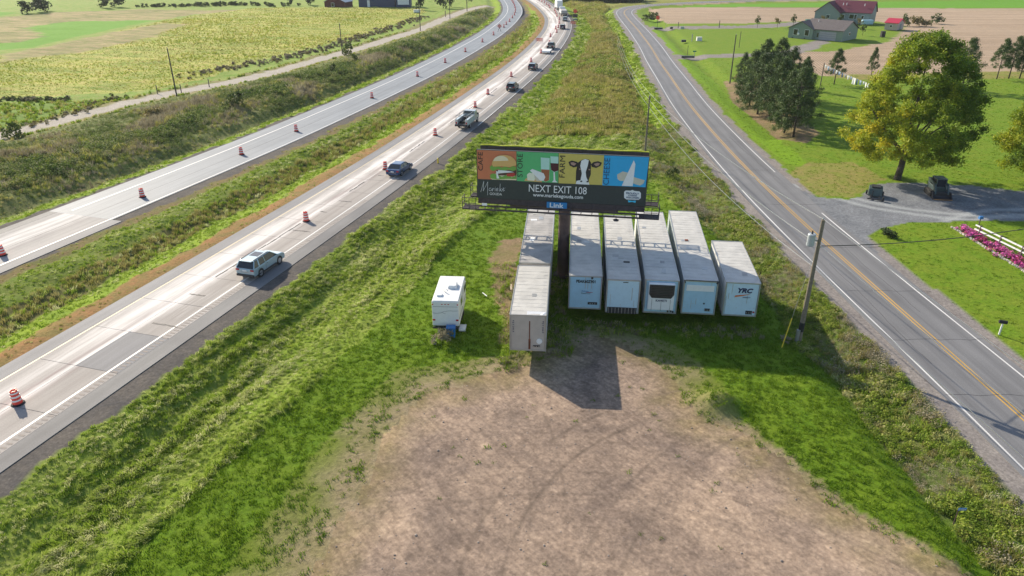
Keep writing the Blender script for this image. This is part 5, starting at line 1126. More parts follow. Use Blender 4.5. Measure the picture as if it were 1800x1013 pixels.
MP = np.array([19.35, 101.5]); mp_ = upole(MP, hz((1131, 270), 172) + 0.2, 'slim utility pole rising right behind the billboard', mat=M['wood'], r=.15)
tall = G(1283, 146); upole(tall, hz((1283, 146), 61), 'tall utility pole in front of the pine cluster beside the far bend', mat=M['darkwood'], r=.15)
for (bp, ty, lab) in (((311, 170), 85, 'nearest pole of the farm track line at upper left'), ((602, 95), 42, 'second pole of the farm track line, next to a green shrub'), ((739, 54), 10, 'third pole of the farm track line, in front of the barn trees'), ((791, 33), -8, 'last visible pole of the farm track line, where the track ends')):
    g_ = G(*bp); upole(g_, hz(bp, ty), lab, mat=M['darkwood'], r=.15, arm=False)
NEXT = np.array([29.5, -14.0])
def wire(a, b, sag, label, r=.018, mat=M['wire'], n=26, cat='wire', group=None):
    a = Vector(a); b = Vector(b); m = MB(); P_ = []
    for i in range(n + 1):
        t = i / n; p = a.lerp(b, t); p.z -= sag * 4 * t * (1 - t); P_.append(p)
    for p, q in zip(P_[:-1], P_[1:]): m.bar(p, q, r * 2, n=4)
    o = m.build('overhead_wire', mat); return tag(o, label, cat, group)
zt = 9.95
for k, (za, zb_, zc_) in enumerate(((9.2 if False else 8.5, 10.0, 9.9), (7.6, 8.1, 8.0), (6.7, 6.3, 6.2))):
    wire((MP[0], MP[1], za), (NP[0], NP[1], zb_ - .05), .9 + .2 * k, ['topmost pale wire from the pole behind the billboard to the transformer pole', 'middle pale wire from the pole behind the billboard to the transformer pole', 'lowest pale wire crossing the weeds to the transformer pole'][k], group='overhead wires')
    wire((NP[0], NP[1], zb_ - .05), (NEXT[0], NEXT[1], zc_), .6 + .2 * k, ['topmost wire running from the transformer pole along the county road to the lower right', 'middle wire running from the transformer pole along the county road to the lower right', 'lowest wire running from the transformer pole towards the lower right'][k], .016, group='overhead wires')
    wire((MP[0], MP[1], za), (24, 170, za), 1.2, ['topmost wire leading away behind the billboard pole', 'middle wire leading away behind the billboard pole', 'lowest wire leading away behind the billboard pole'][k], .012, group='overhead wires')
wire((NP[0] + .1, NP[1], 7.9), (NP[0] + 34, NP[1] + 13, 6.5), .9, 'dark service cable from the transformer pole across the road to the right', .025, M['darkwire'])
gw = empty('guy_wire', (G(1374, 612)[0], G(1374, 612)[1], 0), 0, 'pole guy wire with a yellow guard left of the transformer pole', 'guy wire')
dx, dy = NP[0] - G(1374, 612)[0], NP[1] - G(1374, 612)[1]
MB().bar((0, 0, 0), (dx, dy, 8.6), .02).build('cable', M['steel'], gw); MB().bar((0, 0, .05), (dx * .28, dy * .28, 8.6 * .28), .09, n=6).build('yellow_guard', M['yellow'], gw)

# ------------------------------------------------------------------ vehicles
def car_paint(name, c, rough=.28, metal=.3): return plain(name, c, rough, metal, var=.04, coat=.6)
TYRE = M['black']
def wheel(t, x, y, r=.34, w=.23, side=1):
    o = MB().lathe([(r * .62, -w / 2), (r * .93, -w / 2), (r, -w / 2 + .03), (r, w / 2 - .03), (r * .93, w / 2), (r * .62, w / 2)], 18, (0, 0, 0), 'x').build('wheel', TYRE, t, smooth=False); o.location = (x, y, r)
    rm = MB().lathe([(r * .1, w / 2 - .03), (r * .62, w / 2 - .02), (r * .66, w / 2 + .008), (r * .55, w / 2 + .012)], 14, (0, 0, 0), 'x')
    sp = MB()
    for k in range(5):
        a = k * 1.2566; sp.bar((w / 2 + .002, 0, 0), (w / 2 + .012, math.cos(a) * r * .6, math.sin(a) * r * .6), .07, .03)
    rm.add(sp.v, sp.f); q = rm.build('rim', M['chrome'], o)
    if side < 0: q.scale.x = -1
def frustum(base, top):
    m = MB(); m.add(base + top, [(3, 2, 1, 0), (4, 5, 6, 7), (0, 1, 5, 4), (1, 2, 6, 5), (2, 3, 7, 6), (3, 0, 4, 7)]); return m
def make_car(label, paint, kind='sedan', L=4.7, Wd=1.84, H=1.46, cat='car', name='car', group='vehicles driving on the freeway', r=.34):
    """nose towards +y; origin on the road under the middle"""
    t = empty(name, (0, 0, 0), 0, label, cat, group); w = Wd / 2; h0 = .24
    belt = H * .62 if kind != 'pickup' else H * .60
    yb, yf = -L / 2, L / 2
    if kind == 'sedan': prof = [(yb + .06, h0 + .12), (yb, .62), (yb + .02, .84), (yb + .10, belt + .06), (yb + .75, belt + .08), (yf - 1.35, belt + .04), (yf - .35, belt - .14), (yf - .04, belt - .32), (yf, .5), (yf - .06, h0 + .02)]
    elif kind == 'pickup': prof = [(yb + .04, h0 + .2), (yb, .7), (yb, belt + .05), (yf - 1.7, belt + .05), (yf - 1.2, belt + .06), (yf - .15, belt - .02), (yf, belt - .2), (yf, .55), (yf - .06, h0 + .1)]
    else: prof = [(yb + .06, h0 + .12), (yb, .6), (yb + .02, .95), (yb + .06, belt + .02), (yf - 1.3, belt + .03), (yf - .35, belt - .1), (yf - .05, belt - .26), (yf, .6), (yf - .06, h0 + .04)]
    body = MB().prism(prof, -w, w, 'yz').build('body', paint, t, smooth=False, bevel=.09)
    wb = L * .30
    for ya in (-wb, wb + .02):
        for sx in (-1, 1):
            MB().lathe([(r + .06, -.02), (r + .06, .012)], 18, (sx * (w - .005), ya, r + .02), 'x').build('wheel_arch', M['black'], body)
            wheel(t, sx * (w - .11), ya, r, side=sx)
    z0 = belt + .02; z1 = H - .05
    if kind == 'sedan': c = (yb + .45, yb + 1.25, yf - 2.05, yf - 1.25)
    elif kind == 'pickup': c = (yb + 1.95, yb + 2.1, yf - 2.15, yf - 1.45)
    elif kind == 'hatch': c = (yb + .08, yb + .5, yf - 1.95, yf - 1.2)
    else: c = (yb + .08, yb + .52, yf - 2.0, yf - 1.2)
    wi = w - .04; wt = w - .24
    g = frustum([(-wi, c[0], z0), (wi, c[0], z0), (wi, c[3], z0), (-wi, c[3], z0)], [(-wt, c[1], z1), (wt, c[1], z1), (wt, c[2], z1), (-wt, c[2], z1)]).build('windows', M['glass'], t, bevel=.03)
    ro = frustum([(-wt - .02, c[1] - .06, z1 - .01), (wt + .02, c[1] - .06, z1 - .01), (wt + .02, c[2] + .04, z1 - .01), (-wt - .02, c[2] + .04, z1 - .01)], [(-wt + .06, c[1] + .1, H), (wt - .06, c[1] + .1, H), (wt - .06, c[2] - .12, H), (-wt + .06, c[2] - .12, H)]).build('roof', paint, t, bevel=.03)
    pi = MB()
    for sx in (-1, 1):
        pi.bar((sx * (wi + .0), c[0], z0), (sx * (wt + .01), c[1], z1), .10, .07); pi.bar((sx * wi, c[3], z0), (sx * (wt + .01), c[2], z1), .07, .06)
        ym = (c[0] + c[3]) / 2 - .05; pi.bar((sx * wi, ym, z0), (sx * (wt + .01), ym, z1), .07, .05)
        if kind == 'suv': yq = c[0] + .85; pi.bar((sx * wi, yq, z0), (sx * (wt + .01), yq + .1, z1), .10, .05)
        pi.box((sx * (w + .09), c[3] - .15, z0 + .08), (.2, .12, .14))
    pi.build('pillars', paint, t)
    for sx in (-1, 1):
        MB().box((sx * (w - .2), yb - .005, belt - .10), (.34, .07, .16)).build('tail_light', M['red'], t, bevel=.02)
        MB().box((sx * (w - .24), yf - .06, belt - .32), (.34, .1, .14)).build('headlight', M['reflect'], t, bevel=.02)
    sm_ = MB()
    for sx in (-1, 1):
        for yy in ((c[0] + c[3]) / 2 - .05, c[3] - .05, c[0] + .55): sm_.box((sx * (w + .002), yy, (h0 + belt) / 2 + .06), (.006, .018, belt - h0 - .12))
        sm_.box((sx * (w + .012), (c[0] + c[3]) / 2, h0 + .14), (.03, (c[3] - c[0]) * .8, .12))
        for yy in ((c[0] + c[3]) / 2 + .15, c[0] + .75): sm_.box((sx * (w + .012), yy, belt - .12), (.03, .16, .03))
    sm_.build('door_trim', M['dark'], t)['kind'] = 'stuff'
    MB().box((0, c[3] + .12, z0 + .01), (wi * 1.5, .05, .03)).build('wiper', M['black'], t)
    MB().box((0, yb - .045, belt - .30), (Wd * .55, .03, .04)).build('chrome_strip', M['chrome'], t)
    MB().box((0, yb - .02, .44), (Wd - .1, .12, .2)).build('rear_bumper', paint if kind == 'sedan' else M['dark'], t, bevel=.03)
    MB().box((0, yb - .035, belt - .16), (.42, .03, .14)).build('number_plate', M['reflect'], t)
    if kind in ('suv',):
        for sx in (-1, 1): MB().bar((sx * (wt - .05), c[1], H + .03), (sx * (wt - .05), c[2] - .2, H + .03), .04).build('roof_rail', M['dark'], t)
        MB().box((0, (c[1] + c[2]) / 2 + .25, H + .004), (wt * 1.25, .95, .012)).build('sunroof', M['glass'], ro)
        MB().box((0, c[1] - .12, H - .03), (wt * 1.7, .28, .05)).build('spoiler', paint, t, bevel=.02)
    if kind == 'pickup':
        MB().box((0, (yb + .1 + c[0] - .1) / 2 + .0, belt + .02), (Wd - .36, c[0] - yb - .25, .08)).build('cargo_bed', M['black'], t)
    return t
def place_on(t, L, px_, py_, rev=False, dz=.0, s=1.0, off=None):
    g_ = G(px_, py_); dd_ = np.hypot(*(L - g_).T); i = int(dd_.argmin()); i = min(max(i, 2), len(L) - 3); tn = L[i + 2] - L[i - 2]; a = math.atan2(tn[1], tn[0]) - math.pi / 2
    t.location = (g_[0], g_[1], dz + .004); t.rotation_euler.z = a; t.scale = (s, s, s); return t
suv = make_car('silver sport utility vehicle, nearest vehicle on the freeway', car_paint('silver_blue', (.40, .51, .56)), 'suv', 4.95, 1.92, 1.72, 'car', 'sport_utility_vehicle', r=.38); place_on(suv, NEAR, 461, 473)
s2 = make_car('dark blue sedan beside a traffic drum, second vehicle on the freeway', car_paint('midnight_blue', (.02, .065, .17)), 'sedan', 4.8, 1.85, 1.45, name='sedan'); place_on(s2, NEAR, 703, 303)
s3 = make_car('grey-black hatchback ahead of the silver service truck', car_paint('graphite', (.045, .055, .06)), 'suv', 4.4, 1.82, 1.6, name='hatchback', r=.35); place_on(s3, NEAR, 901, 158)
s4 = make_car('small dark blue hatchback between the graphite car and the pickup with a flat trailer', car_paint('steel_blue', (.035, .065, .09)), 'hatch', 4.2, 1.78, 1.52, name='hatchback', r=.33); place_on(s4, NEAR, 937, 122)
s6 = make_car('dark blue car in the bend, first vehicle beyond the pickup with a flat trailer', car_paint('dark_navy', (.02, .03, .09)), 'suv', 4.5, 1.82, 1.6, name='car', r=.34); place_on(s6, NEAR, 989, 51)
s7 = make_car('pale blue car right behind the grey-decked lorry in the bend', car_paint('pale_blue', (.20, .32, .40)), 'suv', 4.5, 1.82, 1.6, name='car', r=.34); place_on(s7, NEAR, 993, 37)

def pickup(label, paint): return make_car(label, paint, 'pickup', 5.7, 1.98, 1.85, 'pickup truck', 'pickup_truck', r=.40)
p5 = pickup('dark pickup towing a low white flat trailer', car_paint('dark_teal', (.03, .05, .06))); place_on(p5, NEAR, 968.5, 86)
ft = empty('flat_trailer', (0, 0, 0), 0, 'low white flat trailer hitched behind the dark pickup', 'trailer', 'vehicles driving on the freeway')
MB().box((0, 0, .78), (2.3, 5.0, .12)).build('deck', M['white'], ft, bevel=.02); MB().box((0, -2.5, .6), (2.3, .08, .3)).build('tail_panel', M['white'], ft); MB().bar((0, 2.4, .55), (0, 3.7, .5), .12).build('drawbar', M['dark'], ft)
for ya in (-.6, .3):
    for sx in (-1, 1): wheel(ft, sx * 1.0, ya, .36, side=sx)
place_on(ft, NEAR, 961.5, 93.5)
# silver service truck with an open body and racks
sv = empty('service_truck', (0, 0, 0), 0, 'silver service truck with an open tool body, third vehicle on the freeway', 'truck', 'vehicles driving on the freeway'); SVM = car_paint('silver_grey', (.52, .56, .56), .35, .4)
MB().box((0, 0, .62), (1.0, 6.6, .22)).build('chassis', M['dark'], sv)
cb = MB().prism([(1.0, .55), (1.0, 1.35), (1.15, 2.15), (2.2, 2.2), (2.75, 1.5), (3.55, 1.32), (3.65, .95), (3.65, .55)], -1.0, 1.0, 'yz').build('cab', SVM, sv, bevel=.08)
frustum([(-.97, 1.0, 1.45), (.97, 1.0, 1.45), (.97, 2.72, 1.45), (-.97, 2.72, 1.45)], [(-.86, 1.12, 2.08), (.86, 1.12, 2.08), (.86, 2.24, 2.08), (-.86, 2.24, 2.08)]).build('windows', M['glass'], sv)
bx_ = MB()
for sx in (-1, 1): bx_.box((sx * .86, -1.35, 1.15), (.42, 4.3, .95))
bx_.box((0, -1.35, .78), (1.4, 4.3, .12)); bx_.box((0, .78, 1.2), (2.1, .08, 1.0)); bo = bx_.build('tool_body', SVM, sv, bevel=.03)
for ya in (-3.0, -1.9, -.8, .3):
    for sx in (-1, 1): MB().box((sx * 1.078, ya, 1.15), (.012, .9, .7)).build('locker_door', M['alum'], bo)
MB().box((0, -1.35, .86), (1.26, 4.1, .05)).build('bed_floor', M['black'], sv)
MB().box((.1, -.3, 1.2), (.9, 1.0, .6)).build('tool_crate', M['dark'], sv); MB().box((-.1, -2.0, 1.0), (.8, 1.1, .3)).build('cargo', M['black'], sv)
rk = MB()
for sx in (-1, 1):
    for ya in (-3.4, -1.3, .7): rk.bar((sx * .9, ya, 1.6), (sx * .9, ya, 2.25), .06)
    rk.bar((sx * .9, -3.4, 2.22), (sx * .9, .7, 2.22), .06)
rk.bar((-.9, -3.4, 2.22), (.9, -3.4, 2.22), .06); rk.bar((-.9, .7, 2.22), (.9, .7, 2.22), .06); rk.build('ladder_rack', M['steel'], sv)
MB().box((0, -3.62, .72), (2.1, .25, .3)).build('rear_bumper', M['dark'], sv)
for sx in (-1, 1): MB().box((sx * .85, -3.53, 1.1), (.2, .05, .3)).build('tail_light', M['red'], sv); MB().box((sx * 1.15, 2.4, 1.5), (.2, .12, .3)).build('mirror', M['dark'], sv)
for ya in (-1.9, 2.65):
    for sx in (-1, 1): wheel(sv, sx * .9, ya, .42, .28, side=sx)
place_on(sv, NEAR, 822, 220)
# lorries in the bend
def lorry(label, L, boxm, roofm, px_, py_, rear=M['white']):
    t = empty('box_lorry', (0, 0, 0), 0, label, 'lorry', 'vehicles driving on the freeway')
    b = MB().box((0, 0, 2.55), (2.55, L, 2.85)).build('cargo_box', boxm, t, bevel=.03); MB().box((0, 0, 4.0), (2.5, L - .05, .04)).build('roof', roofm, b); MB().box((0, -L / 2 - .01, 2.55), (2.35, .03, 2.6)).build('rear_door', rear, b)
    MB().box((0, 0, .95), (1.0, L, .25)).build('chassis', M['dark'], t); MB().prism([(L / 2 + .3, .5), (L / 2 + .3, 3.3), (L / 2 + 1.6, 3.2), (L / 2 + 2.1, 1.9), (L / 2 + 2.4, 1.2), (L / 2 + 2.4, .5)], -1.2, 1.2, 'yz').build('cab', M['white'], t, bevel=.08)
    for ya in (-L / 2 + 1.2, -L / 2 + 2.4, L / 2 + 1.4):
        for sx in (-1, 1): wheel(t, sx * 1.0, ya, .5, .3, side=sx)
    for sx in (-1, 1): MB().box((sx * 1.1, -L / 2 - .04, .95), (.25, .05, .15)).build('tail_light', M['red'], t)
    return place_on(t, NEAR, px_, py_)
lorry('tall white box lorry at the top of the bend, farthest vehicle', 8.5, M['white'], M['white'], 982, 17)
fb = empty('flatbed_lorry', (0, 0, 0), 0, 'lorry with a grey sheeted deck and white side, just behind the tall white box lorry', 'lorry', 'vehicles driving on the freeway')
MB().box((0, 0, 1.75), (2.5, 9.0, 1.2)).build('load_body', M['roofg'], fb, bevel=.1); MB().box((-1.27, 0, 1.75), (.03, 8.8, 1.25)).build('side_board', M['white'], fb); MB().box((0, 0, 1.05), (2.5, 9.2, .2)).build('deck', M['dark'], fb)
MB().box((0, 5.6, 1.9), (2.3, 1.8, 2.2)).build('cab', M['white'], fb, bevel=.1)
for ya in (-3.2, -2.0, 5.4):
    for sx in (-1, 1): wheel(fb, sx * 1.0, ya, .5, .3, side=sx)
place_on(fb, NEAR, 990, 27.5)

# ------------------------------------------------------------------ traffic drums and work-zone signs
def make_drum():
    t = empty('traffic_drum', (0, 0, 0), 0, 'x', 'traffic drum')
    MB().lathe([(.40, 0), (.42, .04), (.38, .09), (.31, .10)], 20).build('rubber_base', M['black'], t, smooth=False)
    zs = [.06, .30, .45, .58, .73, .86, 1.0, 1.06]; rr = [.305, .285, .275, .265, .255, .245, .235, .225]
    b = MB().lathe([(.305, .06), (.30, .30), (.285, .305), (.28, .58), (.265, .585), (.26, .86), (.245, .865), (.235, 1.04), (.16, 1.06), (.16, 1.0), (.02, .99)], 20).build('barrel', M['orange'], t, smooth=False)
    for z0, z1, r0, r1 in ((.30, .42, .297, .293), (.58, .70, .277, .273), (.86, .96, .258, .252)):
        MB().lathe([(r0, z0), (r0 + .004, z0 + .01), (r1 + .004, z1 - .01), (r1, z1)], 20).build('reflective_band', M['reflect'], b, smooth=False)
    hd = MB()
    for a in range(5): hd.box((.19 * math.cos(a * 1.2566), .19 * math.sin(a * 1.2566), 1.08), (.09, .05, .05), a * 1.2566)
    hd.build('handle', M['orange'], b); return t
drum0 = make_drum()
ORD = 'first second third fourth fifth sixth seventh eighth ninth tenth eleventh twelfth thirteenth fourteenth fifteenth sixteenth seventeenth eighteenth nineteenth twentieth twenty-first twenty-second twenty-third twenty-fourth twenty-fifth twenty-sixth'.split()
near_d = [(32, 710), (538.6, 389), (677.4, 298.2), (765, 238), (835.2, 189), (857.5, 166), (898.7, 135), (933.5, 109.6), (951, 94), (965.7, 77.5), (967.5, 65), (978.5, 57.5), (976.8, 51.5), (981, 49), (983, 41.5), (983.3, 34.5), (978.8, 29), (976.8, 23.5), (975, 19.5), (966.5, 14), (964.5, 11), (961, 8.5), (957, 5.5), (952.5, 3.5), (948, 1.2)]
far_d = [(5, 449), (250.6, 346.6), (424.7, 272), (521, 231.3), (653.9, 172.6), (733.8, 134.5), (782.6, 110.4), (818, 91.4), (848, 74.3), (867.6, 62), (885.7, 48.5), (890, 43.7), (895.8, 38.5), (900.7, 32), (904.3, 27), (905.8, 22), (906.2, 18), (905.2, 14), (904.5, 11), (903, 7.5), (901.5, 5), (900, 2)]
first_used = False
for lst, road, extra in ((near_d, 'on the busy concrete carriageway', {0: 'leaning-looking large', 2: 'beside the blue sedan'}), (far_d, 'on the empty far carriageway', {})):
    for i, p in enumerate(lst):
        o = drum0 if not first_used else copy_tree(drum0); first_used = True; g_ = G(*p); o.location = (g_[0], g_[1], .004); o.rotation_euler = (rnd.uniform(-.02, .02), rnd.uniform(-.02, .02), rnd.random() * 6)
        o['label'] = 'orange and white traffic drum, %s nearest to the camera %s' % (ORD[i], road); o['category'] = 'traffic drum'; o['group'] = 'traffic drums ' + road
def tripod_sign(p, label, col, size=1.2):
    g_ = G(*p); t = empty('road_work_sign', (g_[0], g_[1], 0), 0, label, 'road sign'); MB().prism([(0, 1.0), (size * .7, 1.0 + size * .7), (0, 1.0 + size * 1.4), (-size * .7, 1.0 + size * .7)], -.02, .02).build('sign_panel', col, t)
    lg = MB()
    for sx in (-1, 1): lg.bar((0, 0, 1.4), (sx * .7, .4, 0), .05); lg.bar((0, 0, 1.4), (sx * .5, -.5, 0), .05)
    lg.build('tripod', M['dark'], t)
tripod_sign((878, 56), 'pinkish diamond sign on a tripod on the empty far carriageway', plain('pink_sign', (.75, .30, .25), .5)); tripod_sign((1011, 29), 'orange diamond sign on the verge above the red barricade', M['orange'], 1.4)
def barricade(p, label, w):
    g_ = G(*p); t = empty('barricade', (g_[0], g_[1], 0), 0, label, 'barricade')
    for k, z in enumerate((.5, .85, 1.2)): MB().box((0, 0, z), (w, .04, .22)).build('board', plain('barricade_red', (.70, .10, .05), .5) if k == 0 else bpy.data.materials['barricade_red'], t)
    for sx in (-1, 1): MB().bar((sx * w * .4, 0, 0), (sx * w * .4, 0, 1.4), .08).build('upright', M['reflect'], t)
    return t
barricade((1007.5, 44.5), 'red and orange barricade on the verge right of the bend', 2.4)
barricade((948, 75), 'white-legged barricade on the left edge of the concrete carriageway', 2.2)
g_ = G(1011, 37); mbd = empty('message_trailer', (g_[0], g_[1], 0), 0, 'grey-green message trailer between the orange sign and the red barricade', 'trailer'); MB().box((0, 0, .6), (1.6, 1.2, .5)).build('battery_box', plain('grey_green', (.12, .18, .16), .5), mbd, bevel=.04); MB().box((0, 0, 1.9), (1.8, .12, 1.2)).build('message_panel', M['dark'], mbd); MB().bar((0, 0, .8), (0, 0, 1.4), .14).build('mast', M['steel'], mbd)
for sx in (-1, 1): wheel(mbd, sx * .85, 0, .3, side=sx)
g_ = G(770, 287); o = MB().lathe([(.12, 0), (.10, .7), (.03, .75)], 8, (g_[0], g_[1], 0)).build('yellow_marker', M['yellow']); tag(o, 'short yellow marker on the right shoulder beyond the blue sedan', 'marker')

# ------------------------------------------------------------------ houses, shed, barns
M['sage'] = plain('sage_siding', (.19, .25, .21), .7, var=.06, obj=True); M['sage2'] = plain('grey_green_siding', (.20, .25, .24), .7, var=.06); M['shingle'] = plain('brown_grey_shingle', (.11, .095, .095), .9, var=.25, scale=2)
M['redroof'] = plain('maroon_metal_roof', (.105, .012, .035), .8, .0, var=.1); M['pinkroof'] = plain('bright_red_roof', (.45, .02, .05), .45, var=.1); M['beige'] = plain('beige_siding', (.40, .34, .30), .7)
M['garage'] = plain('garage_door', (.33, .33, .35), .5); M['whitetrim'] = M['white']
class Fr:
    """local frame on the ground: origin, x along the front wall, y going back"""
    def __init__(s, o, px_): s.o = np.array(o); d_ = np.array(px_) - s.o; s.L = np.linalg.norm(d_); s.a = math.atan2(d_[1], d_[0])
def gable(t, x0, x1, y0, y1, hw, hr, wallm, roofm, axis='x', ov=.4, name='wall'):
    """block with a gable roof; ridge along axis"""
    m = MB(); m.box(((x0 + x1) / 2, (y0 + y1) / 2, hw / 2), (x1 - x0, y1 - y0, hw))
    if axis == 'x':
        ym = (y0 + y1) / 2; m.add([(x0, y0, hw), (x0, y1, hw), (x0, ym, hr), (x1, y0, hw), (x1, y1, hw), (x1, ym, hr)], [(0, 1, 2), (3, 5, 4), (0, 2, 5, 3), (1, 4, 5, 2)])
        r = MB()
        for s_, ye in ((-1, y0), (1, y1)):
            k = (hr - hw) / (ym - y0); yo = ye + s_ * ov; zo = hw - ov * k
            r.add([(x0 - ov, yo, zo + .05), (x1 + ov, yo, zo + .05), (x1 + ov, ym, hr + .05), (x0 - ov, ym, hr + .05), (x0 - ov, yo, zo + .2), (x1 + ov, yo, zo + .2), (x1 + ov, ym, hr + .22), (x0 - ov, ym, hr + .22)], [(0, 1, 2, 3), (7, 6, 5, 4), (0, 4, 5, 1), (1, 5, 6, 2), (2, 6, 7, 3), (3, 7, 4, 0)])
    else:
        xm = (x0 + x1) / 2; m.add([(x0, y0, hw), (x1, y0, hw), (xm, y0, hr), (x0, y1, hw), (x1, y1, hw), (xm, y1, hr)], [(0, 2, 1), (3, 4, 5), (0, 3, 5, 2), (1, 2, 5, 4)])
        r = MB()
        for s_, xe in ((-1, x0), (1, x1)):
            k = (hr - hw) / (xm - x0); xo = xe + s_ * ov; zo = hw - ov * k
            r.add([(xo, y0 - ov, zo + .05), (xo, y1 + ov, zo + .05), (xm, y1 + ov, hr + .05), (xm, y0 - ov, hr + .05), (xo, y0 - ov, zo + .2), (xo, y1 + ov, zo + .2), (xm, y1 + ov, hr + .22), (xm, y0 - ov, hr + .22)], [(0, 1, 2, 3), (7, 6, 5, 4), (0, 4, 5, 1), (1, 5, 6, 2), (2, 6, 7, 3), (3, 7, 4, 0)])
    wo_ = m.build(name, wallm, t); ro_ = r.build('roof', roofm, t); return wo_, ro_
def win(t, x, y, z, w_, h_, face='y', out=-1):
    d_ = .08
    if face == 'y': f = MB().box((x, y + out * .03, z), (w_ + .2, d_, h_ + .2)).build('window', M['white'], t); MB().box((x, y + out * .08, z), (w_, .04, h_)).build('pane', M['glass'], f)
    else: f = MB().box((x + out * .03, y, z), (d_, w_ + .2, h_ + .2)).build('window', M['white'], t); MB().box((x + out * .08, y, z), (.04, w_, h_)).build('pane', M['glass'], f)
C_ = G(1479, 73.5); ang = math.radians(-44); Lh = 16.9; Dh = 12.5; A_ = C_ - Lh * np.array([math.cos(ang), math.sin(ang)])
h1 = empty('green_house', (A_[0], A_[1], -.05), ang, 'sage green single-storey house with a pale garage door', 'house')
dep = 12.0; gx = Lh * .47; H1 = 3.1
gable(h1, 0, gx, -.9, dep - .5, H1 - .1, H1 + 2.0, M['sage'], M['shingle'], 'y'); gable(h1, gx * .55, Lh, 0, dep, H1, H1 + 2.4, M['sage'], M['shingle'], 'x')
win(h1, gx * .30, -.9, 1.9, 1.3, 1.7); win(h1, gx * .76, -.9, 1.9, 1.3, 1.7); gd = MB().box((Lh * .73, -.03, 1.3), (5.2, .08, 2.5)).build('garage_door', M['garage'], h1)
for k in range(3): MB().box((Lh * .73, -.075, .75 + k * .6), (5.1, .012, .05)).build('door_groove', M['greyletter'], gd)
dr = MB().box((Lh * .545, -.03, 1.15), (1.0, .08, 2.1)).build('front_door', M['sage2'], h1); MB().box((Lh * .545, -.08, 1.4), (.5, .03, 1.3)).build('pane', M['glass'], dr)
win(h1, Lh, dep * .45, 1.9, 1.0, .8, 'x', 1)
ds = MB().lathe([(.02, 0), (.28, .05), (.42, .16)], 12, (gx * .42, -1.25, 1.4), 'y').build('satellite_dish', M['white'], h1); MB().bar((gx * .42, -.9, .9), (gx * .42, -1.25, 1.4), .06).build('bracket', M['steel'], h1)
MB().lathe([(.1, 0), (.1, .9)], 8, (Lh * .42, dep * .35, H1 + 1.6)).build('vent_pipe', M['white'], h1)
for k in (.2, .7): MB().box((gx * k, -.93, .2), (.5, .06, .3)).build('foundation_vent', M['dark'], h1)
# house with the maroon roof
C_ = G(1526, 43.5); ang = math.radians(-36); Lh = 19.5; A_ = C_ - Lh * np.array([math.cos(ang), math.sin(ang)])
h2 = empty('red_roofed_house', (A_[0], A_[1], -.05), ang, 'grey-green house with a maroon metal roof and a deck', 'house'); H2 = 4.0
gw_ = Lh * .46; gable(h2, 0, gw_, -1.0, 12, H2 - .2, H2 + 3.3, M['sage2'], M['redroof'], 'y'); gable(h2, gw_ * .6, Lh, 1.5, 11, H2, H2 + 3.6, M['sage2'], M['redroof'], 'x')
win(h2, gw_ * .55, -1.0, 2.2, 1.2, 1.2)
for k in (.5, .64, .68, .73, .86): win(h2, Lh * k, 1.5, 2.4, .8 if k not in (.5,) else 1.1, 1.6 if k in (.64, .68, .73) else 1.1)
for (xx, yy) in ((.45, .3), (.5, .55), (.84, .35)): MB().lathe([(.14, 0), (.14, .8)], 8, (Lh * xx, 2 + 4 * yy, H2 + 2.2)).build('vent_pipe', M['white'], h2)
MB().box((Lh * .55, .4, .9), (6.5, 2.0, .2)).build('deck', M['sage2'], h2); dk = MB()
for k in range(9): dk.bar((Lh * .55 - 3.2 + k * .8, -.6, 0), (Lh * .55 - 3.2 + k * .8, -.6, 1.9), .08)
dk.bar((Lh * .55 - 3.2, -.6, 1.9), (Lh * .55 + 3.2, -.6, 1.9), .08); dk.build('deck_railing', M['sage2'], h2)
PBL = plain('pale_blue', (.30, .50, .62), .5) if 'pale_blue_cover' not in bpy.data.materials else None
o = MB().lathe([(1.5, 0), (1.6, .3), (1.5, .75)], 20, (0, 0, 0)).build('round_pool', PBL); g_ = G(1491, 45); o.location = (g_[0], g_[1] - 1, 0); o.scale = (1.5, .8, 1); tag(o, 'pale blue covered tub in front of the maroon-roofed house', 'pool')
o = MB().box((0, 0, .9), (4.2, 1.6, 1.7)).build('pale_blue_tarp', PBL, None, bevel=.3); g_ = G(1520, 43); o.location = (g_[0], g_[1] - 1.5, 0); tag(o, 'pale blue covered pile at the right end of the maroon-roofed house', 'tarp')
C_ = G(1576, 53.6); ang = math.radians(-44); Lh = 4.2; A_ = C_ - Lh * np.array([math.cos(ang), math.sin(ang)]); sh = empty('garden_shed', (A_[0], A_[1], -.05), ang, 'small beige shed with a bright red roof', 'shed')
gable(sh, 0, Lh, 0, 6.5, 2.3, 3.5, M['beige'], M['pinkroof'], 'x', .3); win(sh, Lh * .5, 0, 1.3, .7, .6); MB().box((Lh + .03, 3.2, 1.0), (.06, 1.6, 1.9)).build('shed_door', M['sage2'], sh)
def small(name, px_, py_, w, d_, h, m, label, cat, bev=.04, lid=None):
    g_ = G(px_, py_); t = empty(name, (g_[0], g_[1], -.02), 0, label, cat); MB().box((0, 0, h / 2), (w, d_, h), taper=.94).build('cabinet', m, t, bevel=bev); MB().box((0, 0, h + .03), (w * 1.03, d_ * 1.03, .06)).build('lid', lid or m, t, bevel=.02); return t
small('utility_cabinet', 1228.6, 72, 1.6, 1.3, 1.1, M['offwhite'], 'white utility cabinet on the lawn near the county road', 'cabinet'); small('well_cover', 1201.5, 74, 1.4, 1.0, .6, M['dark'], 'low dark utility box left of the white cabinet', 'box')
small('utility_cabinet', 1198.8, 51, 1.4, 1.0, .7, M['steel'], 'grey utility box beside the upper driveway', 'cabinet'); small('utility_cabinet', 1180, 51, 1.0, .8, .6, M['dark'], 'small black box beside the upper driveway entrance', 'box')
